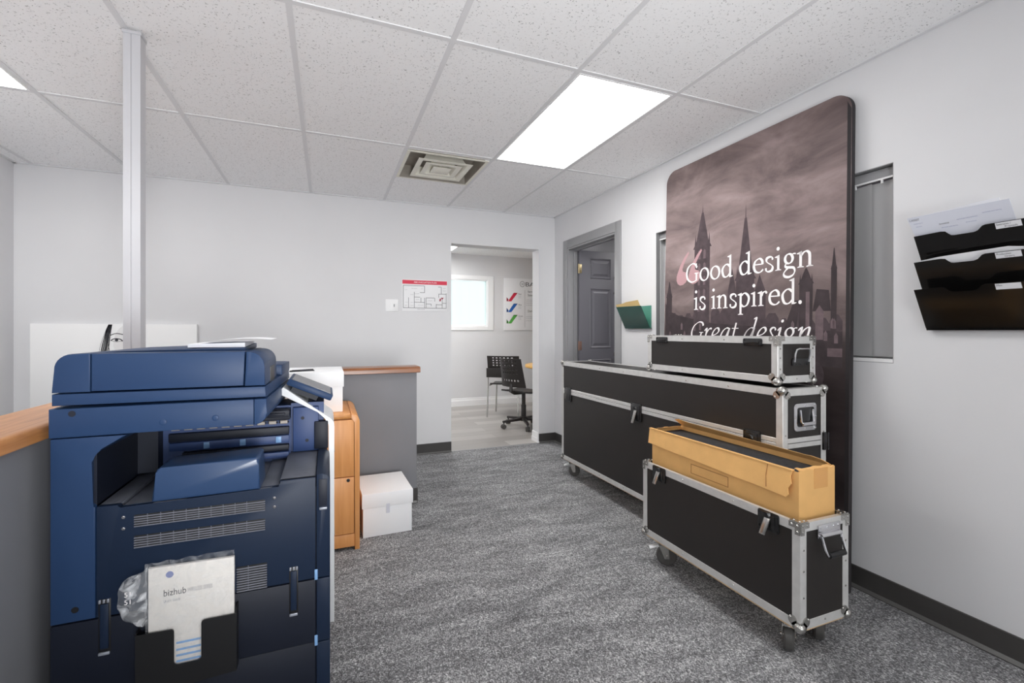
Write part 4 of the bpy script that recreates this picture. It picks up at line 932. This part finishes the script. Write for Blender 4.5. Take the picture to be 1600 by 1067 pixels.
# italic forms (sheared by the setter)
ITH = dict(thick=.07, thin=.028, nib=math.radians(25))
def i_G(): return pen([(.58, .52), (.53, .61), (.42, .655), (.29, .63), (.14, .51), (.08, .32), (.13, .12), (.26, .02), (.40, .01), (.52, .05), (.55, .28)], **ITH) + pen([(.45, .285), (.64, .285)], False, False, .03, .024), .66
def i_r(): return pen([(.03, .34), (.09, .42), (.12, .38), (.12, 0)], **ITH) + pen([(.12, .22), (.19, .36), (.27, .43), (.33, .40)], **ITH), .34
def i_e(): return pen([(.09, .18), (.25, .24), (.33, .34), (.28, .43), (.18, .42), (.09, .3), (.075, .16), (.13, .03), (.23, .02), (.34, .10)], **ITH), .38
def i_a(): return pen([(.36, .42), (.25, .43), (.13, .33), (.07, .16), (.11, .03), (.19, .04), (.30, .18), (.37, .38)], **ITH) + pen([(.38, .43), (.355, .12), (.38, .02), (.46, .09)], **ITH), .46
def i_t(): return pen([(.15, .60), (.13, .15), (.16, .02), (.26, .08)], **ITH) + pen([(.02, .42), (.28, .42)], False, False, .03, .026), .28
def i_d(): a, w_ = i_a(); return a[:-20] + pen([(.36, .42), (.25, .43), (.13, .33), (.07, .16), (.11, .03), (.19, .04), (.30, .18), (.37, .38)], **ITH) + pen([(.30, .70), (.385, .73), (.37, .45), (.355, .12), (.38, .02), (.46, .09)], **ITH), .48
def i_s(): return pen([(.28, .35), (.24, .425), (.15, .42), (.11, .35), (.17, .25), (.25, .16), (.22, .04), (.12, .005), (.04, .07)], thick=.07, thin=.03, nib=math.radians(-30)), .32
def i_i(): return pen([(.03, .34), (.09, .42), (.11, .36), (.10, .10), (.13, .02), (.21, .09)], **ITH) + disc(.12, .62, .045), .23
def i_n(): return pen([(.03, .34), (.09, .42), (.12, .38), (.11, 0)], **ITH) + pen([(.115, .2), (.2, .36), (.3, .43), (.35, .37), (.335, .12), (.36, .02), (.44, .09)], **ITH), .46
def i_g(): return pen(ring(.19, .29, .12, .13), True, **ITH) + pen([(.29, .39), (.36, .42), (.40, .41)], thick=.04, thin=.03) + pen([(.12, .17), (.08, .11), (.15, .05), (.28, 0), (.30, -.12), (.2, -.21), (.06, -.19), (.0, -.1), (.1, .0)], **ITH), .42
RO = {'G': g_G, 'o': g_o, 'd': g_d, 'e': g_e, 's': g_s, 'i': g_i, 'g': g_g, 'n': g_n, 'p': g_p, 'r': g_r, '.': g_dot}
IT = {'G': i_G, 'r': i_r, 'e': i_e, 'a': i_a, 't': i_t, 'd': i_d, 's': i_s, 'i': i_i, 'g': i_g, 'n': i_n}
def setline(body, s0, s1, zb, em, table, shear=0.):
    out_ = [[]]; x = 0      # one list of outlines per word
    for ch in body:
        if ch == ' ': x += .22; out_.append([]); continue
        polys, w_ = table[ch]()
        for p in polys: out_[-1].append([(x+px+shear*pz, pz) for px, pz in p])
        x += w_
    lo = min(p[0] for w in out_ for q in w for p in q); hi = max(p[0] for w in out_ for q in w for p in q); k = (s1-s0)/(hi-lo)
    return [[[(s0+(px-lo)*k, zb+pz*em) for px, pz in q] for q in w] for w in out_]
printed('quote_mark', [[(a+px*.115, .002+pz) for px, pz in ((.95, 1.735), (.62, 1.70), (.30, 1.65), (.08, 1.60), (.0, 1.575), (-.0, 1.548), (.1, 1.525), (.3, 1.512), (.55, 1.515), (.78, 1.53), (.9, 1.553), (.9, 1.578), (.75, 1.597), (.52, 1.606), (.48, 1.622), (.6, 1.655), (.8, 1.69), (1.0, 1.722))] for a in (.118, .232)], 'quote', .0013)
for body, s0_, s1_, z_, em_, tb_, sh_ in (('Good design', .208, 1.087, 1.527, .185, RO, 0.), ('is inspired.', .283, 1.03, 1.342, .185, RO, 0.), ('Great design', .262, 1.078, 1.143, .182, IT, .24)):
    for word in setline(body, s0_, s1_, z_, em_, tb_, sh_): printed('lettering', word, 'textwhite', .0016)

# ------------------------------------------------------------------ things on the walls
# black three-pocket file holder
fh = thing('wall_file_holder', 'black plastic three-pocket file holder mounted on the white wall', 'file holder', (XR, .97, 1.2))
FY0, FY1 = .795, 1.134
MB().box(XR-.008, XR-.001, FY0+.02, FY1-.02, 1.215, 1.60, .002).build('back_plate', 'smoke', fh)
def pocket(zl):
    """tilted tray: front sheet leans out from the wall, with a finger notch in its top edge"""
    zb = zl-.165; zt = zl
    q = [(FY1-.008, 0), (FY1, .010), (FY1, .163)] + arc(1.046, .155, .010, 90, 20, 3)[:0] + [(1.045, .166), (1.032, .164), (1.018, .148), (1.008, .146), (.95, .146), (.938, .15), (.925, .163), (.915, .166), (FY0, .166), (FY0, .010), (FY0+.008, 0)]
    f_ = lambda p: (XR-.022-.088*(p[2]/.165)+p[0], p[1], zb+p[2])
    m = MB().prism(q, 'x', 0, .0025, .0006, 1, f=f_)
    for y0, y1 in ((FY0, FY0+.0025), (FY1-.0025, FY1)): m.prism([(XR-.02, zb), (XR-.108, zt-.003), (XR-.105, zt-.003), (XR-.008, zb+.03), (XR-.008, zb)], 'y', y0, y1)
    m.box(XR-.022, XR-.006, FY0, FY1, zb, zb+.003)
    return m.build('pocket', 'smoke', fh)
ZP = (1.585, 1.480, 1.370)
WORDS = (('Estimates /', 'Proposals'), ('Production', 'Orders'), ('Misc.', ''))
for zl, (a, b) in zip(ZP, WORDS):
    p = pocket(zl)
    fx = lambda yy, zz, e=.0008, zl=zl: (XR-.022-.088*((zz-(zl-.165))/.165)-e, yy, zz)
    lb = MB().poly([fx(.889, zl-.001), fx(.822, zl-.001), fx(.822, zl-.021), fx(.889, zl-.021)]).build('paper_label', 'paper', p, smooth=0, recalc=False)
    tx = MB(); text_into(tx, a, lambda x, y, zl=zl: fx(.886-x, zl-.010+y, .0012), .0085)
    if b: text_into(tx, b, lambda x, y, zl=zl: fx(.866-x, zl-.0185+y, .0012), .0085)
    tx.build('label_writing', 'ink', lb, smooth=0, recalc=False)
def sheet(name, label, pts, x_at, mname, th=.002):
    m = MB(); A = [(x_at(z), y, z) for y, z in pts]; Bk = [(x+th, y, z) for x, y, z in A]
    vA = [m.bm.verts.new(p) for p in A]; vB = [m.bm.verts.new(p) for p in Bk]
    m.bm.faces.new(vA); m.bm.faces.new(vB[::-1])
    for i in range(len(A)): j = (i+1) % len(A); m.bm.faces.new((vA[i], vB[i], vB[j], vA[j]))
    o = m.build(name, mname, None, smooth=0); return o
def lean(zl, off): return lambda z: XR-.022-.088*((z-(zl-.165))/.165)+off
# inner faces of each pocket: papers stand just behind the front sheet
sh = sheet('letter_sheet', '', [(1.160-.006, 1.66), (1.115, 1.455), (.83, 1.455), (.849, 1.66+.001)], lambda z: XR-.017-.068*((z-1.42)/.165), 'paper2')
tag(sh, 'printed letter sheet in the topmost pocket of the black file holder', 'paper', 'papers in the file holder')
lx = lambda z: XR-.017-.068*((z-1.42)/.165)-.0006
tx = MB(); text_into(tx, 'CASSIST', lambda x, y: (lx(1.645+y-x*.02), 1.148-x, 1.645+y-x*.02), .011, fit=.034)
text_into(tx, 'Invoice', lambda x, y: (lx(1.615+y), 1.055-x, 1.615+y), .009, fit=.03)
tx.build('letter_print', 'ink', sh, smooth=0, recalc=False)
tx = MB()
for y_, z_, w_ in ((1.0, 1.622, .06), (.925, 1.63, .052), (1.135, 1.632, .03), (1.13, 1.62, .02), (.975, 1.607, .03), (1.05, 1.602, .05)):
    text_into(tx, 'services and terms', lambda x, y, y_=y_, z_=z_: (lx(z_+y), y_-x, z_+y), .005, fit=w_)
tx.build('letter_lines', 'inkblue', sh, smooth=0, recalc=False)
tag(sheet('letter_sheet', '', [(1.14, 1.665), (1.11, 1.455), (.85, 1.455), (.885, 1.678), (.9, 1.678)], lambda z: XR-.011-.052*((z-1.42)/.165), 'paper'), 'plain white sheet tilted behind the printed letter in the topmost pocket', 'paper', 'papers in the file holder')
tag(sheet('letter_sheet', '', [(1.125, 1.485), (1.11, 1.345), (.84, 1.345), (.815, 1.492), (.86, 1.50), (1.06, 1.492)], lambda z: XR-.014-.072*((z-1.315)/.165), 'paper'), 'white papers standing in the middle pocket of the black file holder', 'paper', 'papers in the file holder')

# green pocket with a manila folder
gp = thing('wall_pocket', 'dark green plastic wall pocket beside the grey door', 'file holder', (XR, 3.05, 1.22))
GY0, GY1, GZ0, GZ1 = 2.897, 3.205, 1.224, 1.40
MB().box(XR-.004, XR-.001, GY0, GY1, GZ0, GZ1+.001, .001).build('back_sheet', 'tealt', gp)
f_ = lambda q: (XR-.022-.088*(q[2]-GZ0)/.176+q[0], q[1]+0*(q[2]-GZ0), q[2])
m = MB().prism([(GY0-.01, GZ0), (GY1, GZ0), (GY1, GZ1), (GY0-.01, GZ1-.004)], 'x', 0, .003, .0008, 1, f=f_)
m.box(XR-.022, XR-.004, GY0-.01, GY1, GZ0, GZ0+.003); m.build('front_sheet', 'teal', gp)
def side_tri(y): return MB().prism([(XR-.004, GZ0), (XR-.02, GZ0), (XR-.066, GZ0+.09), (XR-.004, GZ0+.03)], 'y', y, y+.002).build('gusset', 'teal', gp, smooth=0)
side_tri(GY1-.002)
mf = MB().prism([(GY0+.01, GZ0+.006), (GY1-.01, GZ0+.006), (GY1, GZ1+.018), (3.1, GZ1+.024), (3.06, GZ1+.032), (GY0+.005, GZ1+.040)], 'x', .006, .0075, f=f_)
mf.prism([(GY0+.012, GZ0+.006), (GY1-.02, GZ0+.006), (GY1-.02, GZ1+.012), (GY0+.01, GZ1+.012)], 'x', .010, .0115, f=f_)
mf = mf.build('manila_folder', 'manila', None, smooth=0); tag(mf, 'cream manila folder standing in the green wall pocket', 'folder')

# light switch and evacuation plan on the back wall
sp_ = thing('light_switch', 'white two-gang light switch plate beside the evacuation plan', 'switch', (.572, YB, 1.449))
MB().box(.514, .631, YB-.006, YB-.0005, 1.391, 1.508, .004).build('cover_plate', 'whitetrim', sp_)
MB().box(.548, .556, YB-.012, YB-.006, 1.435, 1.46, .002).build('toggle', 'whitetrim', sp_); MB().box(.59, .598, YB-.014, YB-.006, 1.436, 1.462, .002).build('toggle', 'inkgrey', sp_)
pl = thing('evacuation_plan', 'white evacuation floor plan with a red title band on the back wall', 'sign', (.89, YB, 1.55))
MB().box(.668, 1.113, YB-.004, YB-.0005, 1.398, 1.704, .001).build('sheet', 'poster', pl)
MB().box(.672, 1.108, YB-.0046, YB-.004, 1.66, 1.698).build('title_band', 'red', pl, smooth=0)
tx = MB(); text_into(tx, 'FIRE EVACUATION PLAN', lambda x, y: (.782+x, YB-.005, 1.672+y), .02, fit=.22); tx.build('title_lettering', 'textwhite', pl, smooth=0, recalc=False)
L_ = MB(); t_ = .0018
def seg(x0, z0, x1, z1):
    if x0 == x1: L_.box(x0-t_, x0+t_, YB-.0048, YB-.004, min(z0, z1), max(z0, z1))
    else: L_.box(min(x0, x1), max(x0, x1), YB-.0048, YB-.004, z0-t_, z0+t_)
for s_ in ((.68, 1.43, .68, 1.645), (.68, 1.645, .885, 1.645), (.885, 1.645, .885, 1.58), (.68, 1.43, .90, 1.43), (.73, 1.43, .73, 1.53), (.785, 1.43, .785, 1.585), (.785, 1.485, .885, 1.485), (.885, 1.43, .885, 1.53), (.84, 1.58, .885, 1.58), (.785, 1.535, .84, 1.535), (.85, 1.485, .85, 1.53),
           (.90, 1.43, .90, 1.53), (.90, 1.53, .985, 1.53), (.985, 1.53, .985, 1.495), (.90, 1.47, .95, 1.47), (.95, 1.47, .95, 1.45), (.90, 1.43, 1.10, 1.43), (1.10, 1.43, 1.10, 1.58), (1.025, 1.57, 1.10, 1.57), (1.025, 1.57, 1.025, 1.535), (1.02, 1.64, 1.05, 1.64), (1.05, 1.64, 1.05, 1.57), (1.0, 1.47, 1.0, 1.43), (1.0, 1.465, 1.06, 1.465), (1.06, 1.43, 1.06, 1.53), (1.06, 1.48, 1.10, 1.48)): seg(*s_)
L_.build('plan_lines', 'ink', pl, smooth=0)
tx = MB(); text_into(tx, 'MAIN FLOOR', lambda x, y: (.815+x, YB-.005, 1.412+y), .013, fit=.07)
for x_, z_, w_ in ((.76, 1.615, .05), (.695, 1.60, .02), (.70, 1.48, .02), (.695, 1.45, .02), (.75, 1.48, .025), (.75, 1.45, .025), (.85, 1.615, .015), (.92, 1.50, .04), (.82, 1.455, .05), (1.065, 1.625, .03), (1.065, 1.60, .03), (.745, 1.555, .03), (.79, 1.565, .04), (.8, 1.51, .03)): text_into(tx, 'ROOM', lambda x, y, x_=x_, z_=z_: (x_+x, YB-.005, z_+y), .008, fit=w_)
tx.build('plan_lettering', 'inkgrey', pl, smooth=0, recalc=False)
MB().poly([(1.045, YB-.005, 1.535), (1.075, YB-.005, 1.535), (1.06, YB-.005, 1.515)]).poly([(1.03, YB-.005, 1.5), (1.045, YB-.005, 1.5), (1.05, YB-.005, 1.525), (1.035, YB-.005, 1.525)]).build('plan_arrow', 'redd', pl, smooth=0, recalc=False)

# big white canvas with a pencil portrait
cv = thing('canvas_print', 'large white canvas with a pencil portrait hanging behind the low wall', 'picture', (-1.51, YB, .94))
MB().box(-2.034, -.993, YB-.035, YB-.001, .56, 1.259, .002).build('canvas', 'canvas', cv)
yf = YB-.0356
def cpoly(n, pts, mname, d=0.): MB().poly([(x, yf-d, z) for x, z in pts]).build(n, mname, cv, smooth=0, recalc=False)
cpoly('face_print', [(-1.45+.092*math.cos(k*PI/20)*(1-.12*(math.sin(k*PI/20) < 0)), 1.085+.17*math.sin(k*PI/20)) for k in range(40)], 'skin', 0)
hr = MB(); random.seed(3)
for i in range(20):
    u = i/19; x_ = -1.52+u*.09*-1
    top = -1.548-u*.022; bot = -1.572-u*.05+random.uniform(-.008, .008)
    pts = cr([(top, 1.255), (top-.008-u*.012, 1.20), (bot+.01, 1.10), (bot, 1.02), (bot+.02, .93)], 6)
    w_ = random.uniform(.0006, .002)
    for a, b in zip(pts, pts[1:]): hr.poly([(a.x-w_, yf-.0008, a.y), (a.x+w_, yf-.0008, a.y), (b.x+w_, yf-.0008, b.y), (b.x-w_, yf-.0008, b.y)])
for i in range(18):
    u = i/17; top = -1.375+u*.012; bot = -1.368+u*.022+random.uniform(-.004, .004)
    pts = cr([(top, 1.255), (top+.008, 1.18), (bot, 1.05), (bot-.01, .90)], 6); w_ = random.uniform(.0006, .0016)
    for a, b in zip(pts, pts[1:]): hr.poly([(a.x-w_, yf-.0008, a.y), (a.x+w_, yf-.0008, a.y), (b.x+w_, yf-.0008, b.y), (b.x-w_, yf-.0008, b.y)])
hr.build('hair_print', 'ink', cv, smooth=0, recalc=False)
ey = MB()
for q in pen([(-1.52, 1.17), (-1.48, 1.185), (-1.43, 1.175)], thick=.008, thin=.005) + pen([(-1.515, 1.13), (-1.49, 1.145), (-1.455, 1.14), (-1.44, 1.125)], thick=.008, thin=.006) + pen([(-1.51, 1.128), (-1.48, 1.12), (-1.445, 1.125)], thick=.003, thin=.002) + disc(-1.478, 1.134, .011): ey.poly([(x-.042, yf-.001, z) for x, z in q])
for q in pen([(-1.415, 1.12), (-1.425, 1.06), (-1.44, 1.03), (-1.42, 1.02)], thick=.003, thin=.002) + pen([(-1.53, 1.2), (-1.527, 1.08), (-1.5, .96)], thick=.004, thin=.002): ey.poly([(x-.042, yf-.001, z) for x, z in q])
for q in pen([(-1.435, 1.128), (-1.415, 1.14), (-1.395, 1.128)], thick=.007, thin=.005) + disc(-1.415, 1.131, .009) + pen([(-1.475, .985), (-1.45, .992), (-1.425, .985), (-1.45, .975), (-1.475, .985)], thick=.006, thin=.004): ey.poly([(x, yf-.001, z) for x, z in q])
ey.build('eye_print', 'ink', cv, smooth=0, recalc=False)

# ------------------------------------------------------------------ the room past the opening
sg = thing('notice_board', 'white board with three coloured arrows on the wall past the opening', 'sign', (3.1, 7.2, 1.65))
MB().box(2.729, 3.60, 7.186, 7.199, 1.221, 2.094, .003).build('board', 'poster', sg)
for (z, a, b) in ((1.78, 'red', 'redd'), (1.60, 'blue', 'blued'), (1.41, 'green', 'greend')):
    yy = 7.1855
    MB().poly([(2.80, yy, z-.075), (2.86, yy, z-.075), (2.975, yy, z+.07), (2.905, yy, z+.07)]).build('arrow_shaft', a, sg, smooth=0, recalc=False)
    MB().poly([(2.775, yy, z-.075), (2.80, yy, z-.075), (2.81, yy, z-.045), (2.775, yy, z-.005)]).poly([(2.905, yy, z+.07), (2.975, yy, z+.07), (2.95, yy, z+.058), (2.915, yy, z+.06)]).build('arrow_tip', b, sg, smooth=0, recalc=False)
tx = MB(); yy = 7.1853
text_into(tx, 'BASE', lambda x, y: (3.11+x, yy, 1.965+y), .1, fit=.3)
for q in pen(ring(3.06, 2.0, .042, .045), True, thick=.006, thin=.006): tx.poly([(x, yy, z) for x, z in q])
text_into(tx, '(i)', lambda x, y: (3.04+x, yy, 1.99+y), .04, fit=.04)
for z, w in ((1.86, 'Services'), (1.80, 'Sales'), (1.53, 'Delivery')): text_into(tx, w, lambda x, y, z=z: (3.16+x, yy, z+y), .05)
for z, w in ((1.82, 'Red'), (1.64, 'Blue'), (1.45, 'Green')): text_into(tx, w, lambda x, y, z=z: (2.99+x, yy, z+y), .032)
tx.box(3.105, 3.108, 7.1853, 7.186, 1.27, 1.9); tx.build('board_lettering', 'ink', sg, smooth=0, recalc=False)
tx = MB()
for z in (1.73, 1.70, 1.67, 1.64, 1.45, 1.42, 1.38): text_into(tx, 'see the desk for help', lambda x, y, z=z: (3.13+x, yy, z+y), .02)
for z in (1.79, 1.765, 1.61, 1.585, 1.425, 1.40): text_into(tx, 'to the', lambda x, y, z=z: (2.99+x, yy, z+y), .02)
tx.build('board_small_print', 'inkgrey', sg, smooth=0, recalc=False)

def shell(mb, f, nu, nv, th, holes=None):
    """curved sheet with thickness; holes(i, j) leaves a cell open"""
    V = {}
    for i in range(nu+1):
        for j in range(nv+1):
            p = Vector(f(i/nu, j/nv)); e = 1e-3
            du = Vector(f(min(1, i/nu+e), j/nv))-Vector(f(max(0, i/nu-e), j/nv)); dv = Vector(f(i/nu, min(1, j/nv+e)))-Vector(f(i/nu, max(0, j/nv-e)))
            n = du.cross(dv).normalized()*th
            V[i, j, 0] = mb.bm.verts.new(p); V[i, j, 1] = mb.bm.verts.new(p+n)
    op = {(i, j) for i in range(nu) for j in range(nv) if not (holes and holes(i, j))}
    for i, j in op:
        q = ((i, j), (i+1, j), (i+1, j+1), (i, j+1))
        mb.bm.faces.new([V[a, b, 0] for a, b in q]); mb.bm.faces.new([V[a, b, 1] for a, b in q[::-1]])
        for (n, a, b) in (((i, j-1), q[0], q[1]), ((i+1, j), q[1], q[2]), ((i, j+1), q[2], q[3]), ((i-1, j), q[3], q[0])):
            if n not in op: mb.bm.faces.new((V[a[0], a[1], 1], V[b[0], b[1], 1], V[b[0], b[1], 0], V[a[0], a[1], 0]))
    return mb
def chair_shell(name, label, x, y, ang, swivel):
    t = thing(name, label, 'chair', (x, y, 0), None)
    c, s = math.cos(ang), math.sin(ang)
    G = lambda px, py, pz: (x+px*c-py*s, y+px*s+py*c, pz)      # chair faces its own +x
    bw = .23 if not swivel else .2
    z0, z1 = (.60, .86) if not swivel else (.52, .87)
    back = lambda u, v: G(-.21-.07*v+.05*(1-(2*u-1)**2)*-1+.03, (u-.5)*2*bw*(1-.12*(v if swivel else 0)), z0+(z1-z0)*v)
    nu, nv = 17, 15
    hol = (lambda i, j: i % 2 == 1 and j % 2 == 1 and 2 < i < nu-3 and (6 <= j or j == 3) and j < nv-1)
    shell(MB(), back, nu, nv, .008, hol).build('backrest', 'chairp', t)
    seat = lambda u, v: G(-.2+.42*u, (v-.5)*.44*(1-.1*(1-u)), .455-.015*math.sin(PI*u)+.02*max(0, .15-u)-(.03*max(0, u-.85)/.15))
    shell(MB(), seat, 10, 8, .02).build('seat', 'chairp', t)
    if not swivel:
        for sy in (-1, 1):
            MB().tube([G(-.275, sy*.22, .005), G(-.235, sy*.215, .43), G(-.235, sy*.215, .62)], .0105).build('leg', 'steel', t)
            MB().tube([G(.2, sy*.22, .005), G(.17, sy*.2, .43), G(.12, sy*.2, .445), G(-.2, sy*.2, .445)], .0105).build('leg', 'steel', t)
        MB().prism([(-.235, 0), (.235, 0), (.235, .13), (-.235, .13)], 'x', 0, .02, .004, f=lambda q: G(-.262+q[0], q[1], .56+q[2])).build('back_bracket', 'chairp', t)
    else:
        MB().tube([G(-.225, 0, .56), G(-.235, 0, .47), G(-.17, 0, .44), G(0, 0, .435)], .022).build('back_stem', 'chairp', t)
        MB().cyl(G(0, 0, .1), G(0, 0, .44), .024).cyl(G(0, 0, .1), G(0, 0, .28), .032).build('gas_lift', 'chairp', t)
        leg = MB()
        MB().cyl(G(0, 0, .08), G(0, 0, .13), .045).build('hub', 'chairp', t)
        for k in range(5):
            a = math.radians(160+72*k); ex_, ey_ = math.cos(a), math.sin(a)
            R_ = lambda px, py, pz: G(ex_*px-ey_*py, ey_*px+ex_*py, pz)
            l = MB().hexa([R_(.03, -.022, .085), R_(.29, -.015, .075), R_(.29, .015, .075), R_(.03, .022, .085), R_(.03, -.022, .12), R_(.29, -.015, .10), R_(.29, .015, .10), R_(.03, .022, .12)], .004).build('leg', 'chairp', t)
            cm = MB()
            for sg_ in (-1, 1): cm.cyl(R_(.28, sg_*.006, .028), R_(.28, sg_*.024, .028), .028, n=16)
            cm.cyl(R_(.28, -.02, .028), R_(.28, .02, .028), .008).cyl(R_(.275, 0, .03), R_(.275, 0, .08), .008)
            cm.build('castor', 'rubber', l)
    return t
chair_shell('stacking_chair', 'black plastic chair with slim metal legs behind the swivel chair', 2.41, 6.22, math.radians(55), False)
chair_shell('swivel_chair', 'black swivel chair with perforated back seen through the opening', 2.30, 5.36, math.radians(25), True)
tb = thing('round_table', 'pale wood round table beyond the swivel chair, cut off by the wall', 'table', (3.05, 5.55, 0))
MB().lathe([(0, .715), (.58, .715), (.595, .722), (.595, .748), (.588, .755), (0, .755)], (3.05, 5.55, 0), (0, 0, 1), 56).build('table_top', 'tablew', tb)
MB().cyl((3.05, 5.55, .03), (3.05, 5.55, .716), .04).build('column', 'blackpl', tb); MB().lathe([(.28, 0), (.28, .012), (.05, .04), (0, .04)], (3.05, 5.55, 0), (0, 0, 1), 32).build('base', 'blackpl', tb)
